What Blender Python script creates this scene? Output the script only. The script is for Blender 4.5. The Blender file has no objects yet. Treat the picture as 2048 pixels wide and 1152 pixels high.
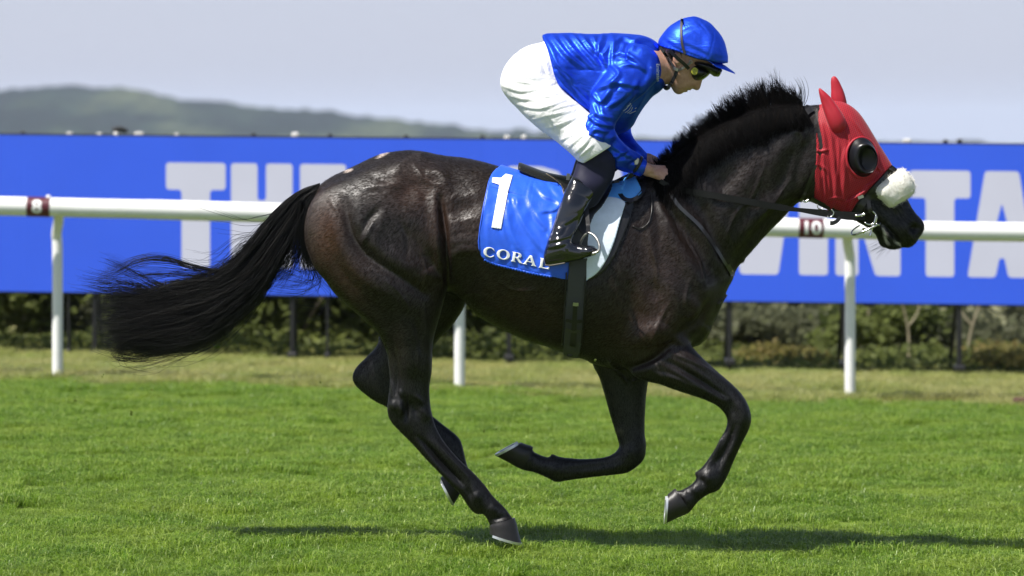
import bpy, math, random, time
import numpy as np
import openvdb

T0 = time.time()
random.seed(7)
RNG = np.random.default_rng(11)
scene = bpy.context.scene
COL = scene.collection
R = math.radians

# ------------------------------------------------------------------ camera
DIST = 14.0                 # camera to the horse, metres
S = 0.002                   # metres per photo pixel on the plane of the horse
EYE = 1.614
HOR = 273.0                 # photo row of the true horizon
cam_d = bpy.data.cameras.new('camera')
cam = bpy.data.objects.new('camera', cam_d)
COL.objects.link(cam)
cam.location = (0, -DIST, EYE)
cam.rotation_euler = (R(90), 0, 0)
cam_d.sensor_width = 36.0
cam_d.lens = 36.0 * DIST / (2048 * S)
cam_d.shift_y = -(576 - HOR) / 2048
cam_d.clip_start = 0.1
cam_d.clip_end = 20000
cam_d.dof.use_dof = True
cam_d.dof.focus_distance = DIST - 0.15
cam_d.dof.aperture_fstop = 3.1
scene.camera = cam

# ------------------------------------------------------------------ sky and sun
SUN_TRAVEL = np.array([0.50, 0.32, -1.0])        # direction the light travels
hd = -SUN_TRAVEL / np.linalg.norm(SUN_TRAVEL)    # direction to the sun
SUN_EL = math.asin(hd[2])
SUN_ROT = math.atan2(hd[0], hd[1])
world = bpy.data.worlds.new('World')
scene.world = world
world.use_nodes = True
wn = world.node_tree
wn.nodes.clear()
w_out = wn.nodes.new('ShaderNodeOutputWorld')
w_bg = wn.nodes.new('ShaderNodeBackground')
w_sky = wn.nodes.new('ShaderNodeTexSky')
w_sky.sky_type = 'NISHITA'
w_sky.sun_disc = False
w_sky.sun_elevation = SUN_EL
w_sky.sun_rotation = SUN_ROT
w_sky.altitude = 100
w_sky.air_density = 1.0
w_sky.dust_density = 1.6
w_sky.ozone_density = 1.5
w_mix = wn.nodes.new('ShaderNodeMix')            # thin high cloud veils the blue
w_mix.data_type = 'RGBA'
w_mix.inputs[7].default_value = (6.1, 6.4, 8.0, 1)
w_tc = wn.nodes.new('ShaderNodeTexCoord')       # the veil thins towards the zenith
w_sep = wn.nodes.new('ShaderNodeSeparateXYZ')
w_map = wn.nodes.new('ShaderNodeMapRange')
w_map.interpolation_type = 'SMOOTHSTEP'
w_map.inputs[1].default_value = -0.05; w_map.inputs[2].default_value = 0.60
w_map.inputs[3].default_value = 0.75; w_map.inputs[4].default_value = 0.03
wn.links.new(w_tc.outputs['Generated'], w_sep.inputs[0])
wn.links.new(w_sep.outputs[2], w_map.inputs[0])
wn.links.new(w_map.outputs[0], w_mix.inputs[0])
w_bg.inputs['Strength'].default_value = 0.071
wn.links.new(w_sky.outputs[0], w_mix.inputs[6])
wn.links.new(w_mix.outputs[2], w_bg.inputs[0])
wn.links.new(w_bg.outputs[0], w_out.inputs[0])

sun_d = bpy.data.lights.new('sun', 'SUN')
sun_d.energy = 5.0
sun_d.angle = R(0.53)
sun_d.color = (1.0, 0.955, 0.89)
sun = bpy.data.objects.new('sun', sun_d)
COL.objects.link(sun)
from mathutils import Vector
sun.rotation_euler = Vector(SUN_TRAVEL).to_track_quat('-Z', 'Y').to_euler()
sun.location = (-8, -6, 20)

vs = scene.view_settings
vs.view_transform = 'Standard'
vs.look = 'None'
vs.exposure = 0.66
vs.gamma = 1.0
vs.use_curve_mapping = False
scene.cycles.max_bounces = 6
scene.cycles.volume_bounces = 0
scene.cycles.volume_max_steps = 64


def P(px, py, Y=0.0):
    """photo pixel -> the world point on the plane at depth Y"""
    k = (DIST + Y) / DIST
    return ((px - 1024) * S * k, Y, EYE + (HOR - py) * S * k)


def ground_z(x, y):
    x = np.asarray(x, float); y = np.asarray(y, float)
    z = -0.045 - 0.025 * 60 * np.tanh(x / 60) - 0.0098 * np.clip(y, -3, 18)
    far = np.maximum(y - 18, 0)
    return z - 45 * (1 - np.exp(-far / 160.0))


# ------------------------------------------------------------------ materials
def srgb(r, g, b):
    return tuple(((c / 255) / 12.92 if c / 255 <= 0.04045 else ((c / 255 + 0.055) / 1.055) ** 2.4) for c in (r, g, b))


class Nodes:
    def __init__(self, name):
        self.m = bpy.data.materials.new(name)
        self.m.use_nodes = True
        self.t = self.m.node_tree
        self.b = self.t.nodes['Principled BSDF']

    def n(self, kind, **kw):
        nd = self.t.nodes.new(kind)
        for k, v in kw.items():
            setattr(nd, k, v)
        return nd

    def l(self, a, b):
        self.t.links.new(a, b)

    def coord(self, scale=(1, 1, 1), kind='Object', rot=(0, 0, 0)):
        tc = self.n('ShaderNodeTexCoord')
        mp = self.n('ShaderNodeMapping')
        mp.inputs['Scale'].default_value = scale
        mp.inputs['Rotation'].default_value = rot
        self.l(tc.outputs[kind], mp.inputs[0])
        return mp.outputs[0]

    def noise(self, scale, detail=3, rough=0.5, vec=None, dist=0.0):
        nd = self.n('ShaderNodeTexNoise')
        nd.inputs['Scale'].default_value = scale
        nd.inputs['Detail'].default_value = detail
        nd.inputs['Roughness'].default_value = rough
        nd.inputs['Distortion'].default_value = dist
        if vec is not None:
            self.l(vec, nd.inputs['Vector'])
        return nd.outputs['Fac']

    def ramp(self, fac, stops):
        nd = self.n('ShaderNodeValToRGB')
        el = nd.color_ramp.elements
        while len(el) < len(stops):
            el.new(0.5)
        for e, (p, c) in zip(el, stops):
            e.position = p
            e.color = (*c, 1) if len(c) == 3 else c
        self.l(fac, nd.inputs[0])
        return nd.outputs[0]

    def mix(self, fac, a, b, mode='MIX'):
        nd = self.n('ShaderNodeMix', data_type='RGBA', blend_type=mode)
        for val, i in ((fac, 0), (a, 6), (b, 7)):
            if hasattr(val, 'is_output'):
                self.l(val, nd.inputs[i])
            elif i == 0:
                nd.inputs[0].default_value = val
            else:
                nd.inputs[i].default_value = (*val, 1)
        return nd.outputs[2]

    def math(self, op, a, b=0.0, clamp=False):
        nd = self.n('ShaderNodeMath', operation=op, use_clamp=clamp)
        for i, v in ((0, a), (1, b)):
            if hasattr(v, 'is_output'):
                self.l(v, nd.inputs[i])
            else:
                nd.inputs[i].default_value = v
        return nd.outputs[0]

    def attr(self, name, out='Fac'):
        nd = self.n('ShaderNodeAttribute', attribute_name=name)
        return nd.outputs[out]

    def bump(self, h, strength=0.3, dist=0.01):
        nd = self.n('ShaderNodeBump')
        nd.inputs['Strength'].default_value = strength
        nd.inputs['Distance'].default_value = dist
        self.l(h, nd.inputs['Height'])
        self.l(nd.outputs[0], self.b.inputs['Normal'])

    def set(self, col=None, rough=None, metal=None, spec=None, **kw):
        bi = self.b.inputs
        for key, v in (('Base Color', col), ('Roughness', rough), ('Metallic', metal), ('Specular IOR Level', spec)):
            if v is None:
                continue
            if hasattr(v, 'is_output'):
                self.l(v, bi[key])
            else:
                bi[key].default_value = (*v, 1) if key == 'Base Color' else v
        for k, v in kw.items():
            bi[k].default_value = v
        return self.m


def simple(name, col, rough=0.5, metal=0.0, spec=0.5, grain=0.0, gscale=200, var=0.12, **kw):
    """a plain material with a little colour unevenness and fine relief"""
    k = Nodes(name)
    v = k.coord()
    f = k.noise(14, 4, 0.6, v)
    lo = tuple(c * (1 - var) for c in col)
    hi = tuple(min(1, c * (1 + var)) for c in col)
    k.set(k.ramp(f, [(0.3, lo), (0.7, hi)]), rough, metal, spec, **kw)
    if grain:
        k.bump(k.noise(gscale, 2, 0.6, v), grain, 0.004)
    return k.m


# ------------------------------------------------------------------ mesh helpers
def mk(name, verts, faces, mat=None, parent=None, smooth=True, attrs=None):
    """faces: (n,3) or (n,4) integer array, or a list of arrays with different side counts"""
    verts = np.asarray(verts, np.float32)
    fl = faces if isinstance(faces, list) and len(faces) and isinstance(faces[0], np.ndarray) else [np.asarray(faces, np.int32)]
    me = bpy.data.meshes.new(name)
    me.vertices.add(len(verts))
    me.vertices.foreach_set('co', verts.ravel())
    loops = np.concatenate([f.ravel() for f in fl]).astype(np.int32)
    counts = np.concatenate([np.full(len(f), f.shape[1], np.int32) for f in fl])
    starts = np.concatenate([[0], np.cumsum(counts)[:-1]]).astype(np.int32)
    me.loops.add(len(loops))
    me.loops.foreach_set('vertex_index', loops)
    me.polygons.add(len(counts))
    me.polygons.foreach_set('loop_start', starts)
    me.polygons.foreach_set('use_smooth', np.full(len(counts), smooth))
    me.update(calc_edges=True)
    for k, v in (attrs or {}).items():
        v = np.asarray(v, np.float32)
        if v.ndim == 1:
            a = me.attributes.new(k, 'FLOAT', 'POINT')
            a.data.foreach_set('value', v)
        else:
            a = me.attributes.new(k, 'FLOAT_COLOR', 'POINT')
            a.data.foreach_set('color', np.concatenate([v, np.ones((len(v), 1))], 1).astype(np.float32).ravel())
    if mat:
        me.materials.append(mat)
    ob = bpy.data.objects.new(name, me)
    COL.objects.link(ob)
    if parent:
        ob.parent = parent
    return ob


def tag(o, label=None, cat=None, group=None, kind=None):
    for k, v in (('label', label), ('category', cat), ('group', group), ('kind', kind)):
        if v:
            o[k] = v
    return o


def empty(name, loc=(0, 0, 0)):
    o = bpy.data.objects.new(name, None)
    o.empty_display_size = 0.1
    COL.objects.link(o)
    o.location = loc
    return o


def adopt(child, parent):
    child.parent = parent
    child.matrix_parent_inverse.identity()
    child.location = Vector(child.location) - Vector(parent.location)


class MB:
    """collects shapes into one mesh"""
    def __init__(self):
        self.v = []; self.q = []; self.t = []; self.n = 0

    def add(self, v, q=None, t=None):
        v = np.asarray(v, float).reshape(-1, 3)
        if q is not None and len(q):
            self.q.append(np.asarray(q, int) + self.n)
        if t is not None and len(t):
            self.t.append(np.asarray(t, int) + self.n)
        self.v.append(v); self.n += len(v)
        return self

    def box(self, lo, hi, bev=0.0):
        x0, y0, z0 = lo; x1, y1, z1 = hi
        if bev <= 0:
            v = [(x0, y0, z0), (x1, y0, z0), (x1, y1, z0), (x0, y1, z0), (x0, y0, z1), (x1, y0, z1), (x1, y1, z1), (x0, y1, z1)]
            q = [(0, 3, 2, 1), (4, 5, 6, 7), (0, 1, 5, 4), (1, 2, 6, 5), (2, 3, 7, 6), (3, 0, 4, 7)]
            return self.add(v, q)
        b = bev                                        # chamfered vertical and horizontal edges
        rings = []
        for z, i in ((z0, b), (z0 + b, 0), (z1 - b, 0), (z1, b)):
            rings.append([(x0 + i + (b if not i else 0), y0 + i, z), (x1 - i - (b if not i else 0), y0 + i, z), (x1 - i, y0 + i + (b if not i else 0), z), (x1 - i, y1 - i - (b if not i else 0), z),
                          (x1 - i - (b if not i else 0), y1 - i, z), (x0 + i + (b if not i else 0), y1 - i, z), (x0 + i, y1 - i - (b if not i else 0), z), (x0 + i, y0 + i + (b if not i else 0), z)])
        return self.rings(np.array(rings), cap=True)

    def rings(self, rings, cap=True, closed=True):
        rings = np.asarray(rings, float)
        m, n = rings.shape[:2]
        v = rings.reshape(-1, 3)
        q = []
        for i in range(m - 1):
            for j in range(n if closed else n - 1):
                a = i * n + j; b = i * n + (j + 1) % n
                q.append((a, b, b + n, a + n))
        t = []
        if cap:
            v = np.concatenate([v, [rings[0].mean(0)], [rings[-1].mean(0)]])
            c0, c1 = m * n, m * n + 1
            for j in range(n):
                t.append((c0, (j + 1) % n, j))
                t.append((c1, (m - 1) * n + j, (m - 1) * n + (j + 1) % n))
        return self.add(v, q, t)

    def tube(self, pts, rad, n=10, cap=True, flat=1.0, up=(0, 1, 0)):
        """flat < 1 gives a strap; up is roughly the strap's face normal"""
        pts = np.asarray(pts, float)
        m = len(pts)
        rad = np.broadcast_to(np.asarray(rad, float), (m,))
        tan = np.gradient(pts, axis=0)
        tan /= np.linalg.norm(tan, axis=1)[:, None] + 1e-12
        up = np.broadcast_to(np.asarray(up, float), (m, 3))
        a = np.cross(tan, up)
        bad = np.linalg.norm(a, axis=1) < 1e-3
        if bad.any():
            a[bad] = np.cross(tan[bad], (0.3, 0.2, 1))
        a /= np.linalg.norm(a, axis=1)[:, None]
        b = np.cross(a, tan)
        th = np.linspace(0, 2 * math.pi, n, endpoint=False)
        c, s = np.cos(th), np.sin(th)
        if flat < 1:
            c = np.sign(c) * np.abs(c) ** 0.5; s = np.sign(s) * np.abs(s) ** 0.5
        rings = pts[:, None] + rad[:, None, None] * (c[None, :, None] * a[:, None] + flat * s[None, :, None] * b[:, None])
        return self.rings(rings, cap)

    def build(self, name, mat=None, parent=None, smooth=True, attrs=None):
        fs = []
        if self.q: fs.append(np.concatenate(self.q).astype(np.int32))
        if self.t: fs.append(np.concatenate(self.t).astype(np.int32))
        return mk(name, np.concatenate(self.v), fs, mat, parent, smooth, attrs)


def auto_smooth(ob, ang=35):
    me = ob.data
    import bmesh
    bm = bmesh.new(); bm.from_mesh(me)
    for e in bm.edges:
        if len(e.link_faces) == 2 and e.calc_face_angle(0) > R(ang):
            e.smooth = False
    bm.to_mesh(me); bm.free()
    return ob


def cr(pts, n=8, closed=False):
    """Catmull-Rom through the points"""
    p = np.asarray(pts, float)
    if closed:
        q = np.concatenate([p[-1:], p, p[:2]])
    else:
        q = np.concatenate([2 * p[:1] - p[1:2], p, 2 * p[-1:] - p[-2:-1]])
    out = []
    t = np.linspace(0, 1, n, endpoint=False)[:, None]
    for i in range(len(q) - 3):
        a, b, c, d = q[i:i + 4]
        out.append(0.5 * (2 * b + (c - a) * t + (2 * a - 5 * b + 4 * c - d) * t ** 2 + (3 * b - a - 3 * c + d) * t ** 3))
    out = np.concatenate(out)
    return out if closed else np.concatenate([out, p[-1:]])


# ------------------------------------------------------------------ solids from outlines
def poly_sd(loops, X, Z):
    """signed distance to an outline (several loops allowed: even-odd), positive inside"""
    sh = X.shape
    x = X.ravel(); z = Z.ravel()
    d2 = np.full(x.shape, 1e9); ins = np.zeros(x.shape, bool)
    for lp in loops:
        a = np.asarray(lp, float); b = np.roll(a, -1, axis=0)
        for (ax, az), (bx, bz) in zip(a, b):
            ex, ez = bx - ax, bz - az
            L = ex * ex + ez * ez
            if L < 1e-14:
                continue
            t = np.clip(((x - ax) * ex + (z - az) * ez) / L, 0, 1)
            dx = x - ax - t * ex; dz = z - az - t * ez
            np.minimum(d2, dx * dx + dz * dz, out=d2)
            if (az > z.min() - 1) and az != bz:
                c = ((az > z) != (bz > z))
                xi = ax + (z - az) * (ex / ez if ez else 0)
                ins ^= c & (x < xi)
    d = np.sqrt(d2)
    return np.where(ins, d, -d).reshape(sh)


def bil(A, fx, fz):
    nx, nz = A.shape
    fx = np.clip(fx, 0, nx - 1.001); fz = np.clip(fz, 0, nz - 1.001)
    i = fx.astype(int); j = fz.astype(int)
    u = fx - i; v = fz - j
    return (A[i, j] * (1 - u) * (1 - v) + A[i + 1, j] * u * (1 - v) + A[i, j + 1] * (1 - u) * v + A[i + 1, j + 1] * u * v)


def solve_u(d, h, iters):
    """-2 = laplace(u) inside d > 0, u = 0 on the outline: a strip of half width a swells to a round tube of radius a"""
    u = None
    for f in (8, 4, 2, 1):
        D = d[::f, ::f]; hh = h * f
        m = D > 0
        if u is None:
            u = np.where(m, np.maximum(D, 0) * 0.1, 0)
        else:
            nx, nz = D.shape
            gx, gz = np.meshgrid(np.arange(nx) / 2, np.arange(nz) / 2, indexing='ij')
            u = np.where(m, np.maximum(bil(u, gx, gz), 0), 0) if min(u.shape) > 1 else np.where(m, 0.01, 0)
        Dc = np.maximum(D, 0.35 * hh)
        ratios = []
        for ax, sh in ((0, 1), (0, -1), (1, 1), (1, -1)):
            nb = np.roll(D, sh, ax)
            ratios.append(np.where(nb > 0, 0.0, np.clip(nb / Dc, -2, 0)))
        for it in range(iters):
            acc = np.full_like(u, 2 * hh * hh)
            den = np.full_like(u, 4.0)
            for (ax, sh), r in zip(((0, 1), (0, -1), (1, 1), (1, -1)), ratios):
                nb = np.roll(D, sh, ax) > 0 if it == 0 and False else None
                acc += np.roll(u, sh, ax)
                den -= r
            u = np.where(m, acc / den, 0)
    return u


def smin(a, b, k):
    h = np.clip(0.5 + 0.5 * (b - a) / k, 0, 1)
    return b * (1 - h) + a * h - k * h * (1 - h)


class Part:
    """outline in photo pixels swollen to a solid round the depth plane(s) given by ynodes; wnodes give half-widths in metres"""
    def __init__(self, poly, ynodes, wnodes, h=0.004, k=0.03, round_=True, iters=110):
        yn = np.array(ynodes, float).reshape(-1, 3)
        self.yn = yn; self.k = k
        Ym = float(yn[:, 2].mean())
        pp = np.asarray(poly, float)
        if round_:
            pp = cr(pp, 5, True)
        # each outline point sits on the depth of its own neighbourhood
        dd = ((pp[:, None, :] - yn[None, :, :2]) ** 2).sum(2) + 200
        wgt = 1 / dd ** 1.5
        Yp = (wgt * yn[None, :, 2]).sum(1) / wgt.sum(1)
        kk = (DIST + Yp) / DIST
        pts = np.stack([(pp[:, 0] - 1024) * S * kk, EYE + (HOR - pp[:, 1]) * S * kk], 1)
        self.pts = pts
        mg = 0.05
        self.x0 = pts[:, 0].min() - mg; self.z0 = pts[:, 1].min() - mg
        nx = int((pts[:, 0].max() + mg - self.x0) / h) + 2
        nz = int((pts[:, 1].max() + mg - self.z0) / h) + 2
        self.h = h
        X, Z = np.meshgrid(self.x0 + np.arange(nx) * h, self.z0 + np.arange(nz) * h, indexing='ij')
        d = poly_sd([pts], X, Z)
        u = solve_u(d, h, iters)
        m = d > 0
        ok = m & (d > 0.5 * h) & (d < 4 * h)
        g = np.where(ok, u / np.maximum(d, 1e-6), 0); w = ok.astype(float)
        G, W = g.copy(), w.copy()
        for _ in range(14):
            a = G + np.roll(G, 1, 0) + np.roll(G, -1, 0) + np.roll(G, 1, 1) + np.roll(G, -1, 1)
            b = W + np.roll(W, 1, 0) + np.roll(W, -1, 0) + np.roll(W, 1, 1) + np.roll(W, -1, 1)
            G = np.where(ok, g, np.where(b > 0, a / np.maximum(b, 1e-9), 0)); W = np.where(ok, 1.0, (b > 0) * 1.0)
        slope = np.where(W > 0, G, G[W > 0].mean() if (W > 0).any() else 0.05)
        self.U = np.where(m, u, d * slope)
        self.d = d
        wn_ = np.array(wnodes, float).reshape(-1, 3)
        Yw = self._idw(wn_[:, 0], wn_[:, 1], yn)
        kw = (DIST + Yw) / DIST
        wx = (wn_[:, 0] - 1024) * S * kw; wz = EYE + (HOR - wn_[:, 1]) * S * kw
        sn = wn_[:, 2] / np.sqrt(np.maximum(self.samp(self.U, wx, wz), 1e-5))
        self.sn = np.stack([wx, wz, sn], 1)
        self.ynw = np.stack([(yn[:, 0] - 1024) * S * (DIST + yn[:, 2]) / DIST, EYE + (HOR - yn[:, 1]) * S * (DIST + yn[:, 2]) / DIST, yn[:, 2]], 1)
        self.s = self._idw(X, Z, self.sn, 0.0008)
        self.y0 = self._idw(X, Z, self.ynw, 0.0008)
        self.gU = np.sqrt(np.gradient(self.U, h, axis=0) ** 2 + np.gradient(self.U, h, axis=1) ** 2)
        self.lo = (self.x0, (self.y0 - self.s * np.sqrt(np.maximum(self.U, 0)))[m].min(), self.z0)
        self.hi = (self.x0 + (nx - 1) * h, (self.y0 + self.s * np.sqrt(np.maximum(self.U, 0)))[m].max(), self.z0 + (nz - 1) * h)

    @staticmethod
    def _idw(x, z, nodes, eps=200.0):
        num = 0; den = 0
        for a, b, v in nodes:
            w = 1 / ((x - a) ** 2 + (z - b) ** 2 + eps) ** 1.5
            num = num + w * v; den = den + w
        return num / den

    def samp(self, A, x, z):
        return bil(A, (x - self.x0) / self.h, (z - self.z0) / self.h)

    def near(self, x, z):
        """depth of the camera-side surface"""
        U = self.samp(self.U, x, z)
        ok = (x > self.x0) & (x < self.hi[0]) & (z > self.z0) & (z < self.hi[2])
        return np.where(ok & (U > 0), self.samp(self.y0, x, z) - self.samp(self.s, x, z) * np.sqrt(np.maximum(U, 0)), 9.0)

    def sd(self, xs, ys, zs):
        X, Z = np.meshgrid(xs, zs, indexing='ij')
        U = self.samp(self.U, X, Z)
        ox = np.maximum(np.maximum(self.x0 - X, X - self.hi[0]), 0); oz = np.maximum(np.maximum(self.z0 - Z, Z - self.hi[2]), 0)
        gu = np.maximum(self.samp(self.gU, X, Z), 1e-3)
        U = U - np.hypot(ox, oz) * gu
        s = self.samp(self.s, X, Z); y0 = self.samp(self.y0, X, Z)
        q = ((ys[None, :, None] - y0[:, None, :]) / s[:, None, :]).astype(np.float32)
        G = q * q - U[:, None, :].astype(np.float32)
        gy = 2 * q / s[:, None, :].astype(np.float32)
        return G / np.sqrt(gy * gy + (gu[:, None, :] ** 2).astype(np.float32) + 1e-5)


class Cone:
    """round cone between two world points"""
    def __init__(self, a, b, ra, rb, k=0.012):
        self.a = np.array(a, float); self.b = np.array(b, float); self.ra = ra; self.rb = rb; self.k = k
        r = max(ra, rb)
        self.lo = tuple(np.minimum(self.a, self.b) - r); self.hi = tuple(np.maximum(self.a, self.b) + r)

    def sd(self, xs, ys, zs):
        ab = self.b - self.a
        L = (ab ** 2).sum() + 1e-12
        px = (xs - self.a[0])[:, None, None]; py = (ys - self.a[1])[None, :, None]; pz = (zs - self.a[2])[None, None, :]
        t = np.clip((px * ab[0] + py * ab[1] + pz * ab[2]) / L, 0, 1)
        d = np.sqrt((px - t * ab[0]) ** 2 + (py - t * ab[1]) ** 2 + (pz - t * ab[2]) ** 2)
        return (d - (self.ra + t * (self.rb - self.ra))).astype(np.float32)


class Ball:
    def __init__(self, c, r, k=0.012):
        self.c = np.array(c, float); self.r = np.array(np.broadcast_to(r, (3,)), float); self.k = k
        self.lo = tuple(self.c - self.r); self.hi = tuple(self.c + self.r)

    def sd(self, xs, ys, zs):
        q = np.sqrt(((xs - self.c[0]) / self.r[0])[:, None, None] ** 2 + ((ys - self.c[1]) / self.r[1])[None, :, None] ** 2 + ((zs - self.c[2]) / self.r[2])[None, None, :] ** 2)
        return ((q - 1) * self.r.min()).astype(np.float32)


def axes(lo, hi, vox):
    return [np.arange(lo[i], hi[i] + vox, vox) for i in range(3)]


def union(parts, vox, pad=0.03, box=None):
    lo = np.min([p.lo for p in parts], 0) - pad if box is None else np.array(box[0])
    hi = np.max([p.hi for p in parts], 0) + pad if box is None else np.array(box[1])
    xs, ys, zs = axes(lo, hi, vox)
    A = np.full((len(xs), len(ys), len(zs)), 0.2, np.float32)
    mg = 0.07
    for p in parts:
        sl = []
        for i, ax in enumerate((xs, ys, zs)):
            a = np.searchsorted(ax, p.lo[i] - mg); b = np.searchsorted(ax, p.hi[i] + mg)
            sl.append(slice(a, b))
        if any(s_.stop <= s_.start for s_ in sl):
            continue
        d = p.sd(xs[sl[0]], ys[sl[1]], zs[sl[2]])
        A[sl[0], sl[1], sl[2]] = smin(A[sl[0], sl[1], sl[2]], d, p.k)
    return A, (xs, ys, zs)


def iso(A, ax, vox, level=0.0):
    g = openvdb.FloatGrid(0.05)
    g.copyFromArray(np.clip(A, -0.05, 0.05).astype(np.float32))
    pts, quads = g.convertToQuads(level)
    pts = np.asarray(pts, float) * vox + np.array([ax[0][0], ax[1][0], ax[2][0]])
    quads = np.asarray(quads, np.int32)
    a, b, c = pts[quads[:, 0]], pts[quads[:, 1]], pts[quads[:, 2]]
    d = pts[quads[:, 3]]
    vol = (np.einsum('ij,ij->i', a, np.cross(b, c)) + np.einsum('ij,ij->i', a, np.cross(c, d))).sum()
    if vol < 0:
        quads = quads[:, ::-1]
    return pts, quads


def relax(pts, quads, it=2, f=0.5):
    """light smoothing of voxel steps"""
    n = len(pts)
    e = np.concatenate([quads[:, [0, 1]], quads[:, [1, 2]], quads[:, [2, 3]], quads[:, [3, 0]]])
    cnt = np.bincount(e[:, 0], minlength=n) + np.bincount(e[:, 1], minlength=n)
    for k in range(it * 2):
        acc = np.zeros_like(pts)
        for i in range(3):
            acc[:, i] = np.bincount(e[:, 0], pts[e[:, 1], i], n) + np.bincount(e[:, 1], pts[e[:, 0], i], n)
        lap = acc / np.maximum(cnt, 1)[:, None] - pts
        pts = pts + lap * (f if k % 2 == 0 else -f * 1.04)
    return pts


def normals(pts, quads):
    fn = np.cross(pts[quads[:, 2]] - pts[quads[:, 0]], pts[quads[:, 3]] - pts[quads[:, 1]])
    n = np.zeros_like(pts)
    for j in range(4):
        for i in range(3):
            n[:, i] += np.bincount(quads[:, j], fn[:, i], len(pts))
    return n / (np.linalg.norm(n, axis=1)[:, None] + 1e-12)


def to_px(p):
    k = (DIST + p[:, 1]) / DIST
    return p[:, 0] / (S * k) + 1024, HOR - (p[:, 2] - EYE) / (S * k)


def stroke_field(px, py, strokes):
    """sum of soft ridges (+) and grooves (-), amplitude in mm, given as polylines in photo pixels; returns metres"""
    f = np.zeros_like(px)
    for pts, amp, sig in strokes:
        p = cr(pts, 5) if len(pts) > 2 else np.asarray(pts, float)
        lo = p.min(0) - 3.2 * sig; hi = p.max(0) + 3.2 * sig
        idx = np.nonzero((px > lo[0]) & (px < hi[0]) & (py > lo[1]) & (py < hi[1]))[0]
        if not len(idx):
            continue
        x = px[idx]; y = py[idx]
        best = np.full(len(idx), 1e9); bt = np.zeros(len(idx))
        if len(p) == 1:
            best = (x - p[0, 0]) ** 2 + (y - p[0, 1]) ** 2; bt[:] = 0.5
        for i in range(len(p) - 1):
            e = p[i + 1] - p[i]; L = (e ** 2).sum() + 1e-9
            t = np.clip(((x - p[i, 0]) * e[0] + (y - p[i, 1]) * e[1]) / L, 0, 1)
            d2 = (x - p[i, 0] - t * e[0]) ** 2 + (y - p[i, 1] - t * e[1]) ** 2
            b = d2 < best
            best = np.where(b, d2, best); bt = np.where(b, (i + t) / (len(p) - 1), bt)
        taper = 1.0 if len(p) == 1 else 0.35 + 0.65 * np.sin(np.pi * np.clip(bt, 0.0, 1.0)) ** 0.7
        f[idx] += 0.001 * amp * taper * np.exp(-best / (2 * sig * sig))
    return f


def fold(pts, amp=5, sig=5, off=1.7):
    """a cloth fold: ridge with a groove alongside"""
    p = np.asarray(pts, float)
    t = np.gradient(p, axis=0); t /= np.linalg.norm(t, axis=1)[:, None] + 1e-9
    nrm = np.stack([-t[:, 1], t[:, 0]], 1)
    return [(p, amp, sig), (p + nrm * off * sig, -amp * 0.8, sig)]


def shell(parts, loops_px, Yref, off, thick, vox, name, mat, parent, near_only=True, smooth_poly=True, disp=None, extra=None, relax_it=1):
    """a sheet lying on the swollen body (offset off, thickness thick), trimmed to an outline in photo pixels"""
    W = []
    for lp in loops_px:
        p = np.asarray(lp, float)
        if smooth_poly:
            p = cr(p, 5, True)
        k = (DIST + Yref) / DIST
        W.append(np.stack([(p[:, 0] - 1024) * S * k, EYE + (HOR - p[:, 1]) * S * k], 1))
    allp = np.concatenate(W)
    lo = np.array([allp[:, 0].min() - 0.02, -0.45, allp[:, 1].min() - 0.02])
    hi = np.array([allp[:, 0].max() + 0.02, 0.06 if near_only else 0.45, allp[:, 1].max() + 0.02])
    if near_only:                                   # tighten in depth
        gx, gz = np.meshgrid(np.linspace(lo[0], hi[0], 24), np.linspace(lo[2], hi[2], 24), indexing='ij')
        ny = np.min([p.near(gx, gz) for p in parts if hasattr(p, 'near')], 0)
        lo[1] = ny.min() - off - thick - 0.03
    A, ax = union(parts, vox, box=(lo, hi))
    X, Z = np.meshgrid(ax[0], ax[2], indexing='ij')
    pd = -poly_sd(W, X, Z)
    B = np.maximum(np.abs(A - off) - thick / 2, pd[:, None, :].astype(np.float32))
    if near_only:
        B = np.maximum(B, (ax[1][None, :, None] - 0.03).astype(np.float32))
    if extra is not None:
        B = np.maximum(B, extra(ax))
    B[[0, -1]] = 0.05; B[:, [0, -1]] = 0.05; B[:, :, [0, -1]] = 0.05
    pts, q = iso(B, ax, vox)
    if relax_it:
        pts = relax(pts, q, relax_it)
    if disp is not None:
        px, py = to_px(pts)
        w = np.clip((0.0 - pts[:, 1]) / 0.05, 0, 1) if near_only else 1.0
        pts = pts + np.stack([0 * px, -disp(px, py) * w, 0 * px], 1)
    return mk(name, pts, q, mat, parent)


def surf_y(parts, px, py, Yref=0.0):
    k = (DIST + Yref) / DIST
    x = (np.asarray(px, float) - 1024) * S * k; z = EYE + (HOR - np.asarray(py, float)) * S * k
    return np.min([p.near(x, z) for p in parts if hasattr(p, 'near')], 0)


def on_surf(parts, px, py, off=0.01, iters=4):
    """world points on the camera-side surface under photo pixels"""
    px = np.asarray(px, float); py = np.asarray(py, float)
    Y = np.full(px.shape, -0.1)
    for _ in range(iters):
        k = (DIST + Y) / DIST
        x = (px - 1024) * S * k; z = EYE + (HOR - py) * S * k
        ny = np.min([p.near(x, z) for p in parts if hasattr(p, 'near')], 0)
        Y = np.where(ny < 5, ny, Y)
    Y = Y - off
    k = (DIST + Y) / DIST
    return np.stack([(px - 1024) * S * k, Y, EYE + (HOR - py) * S * k], -1)


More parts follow.
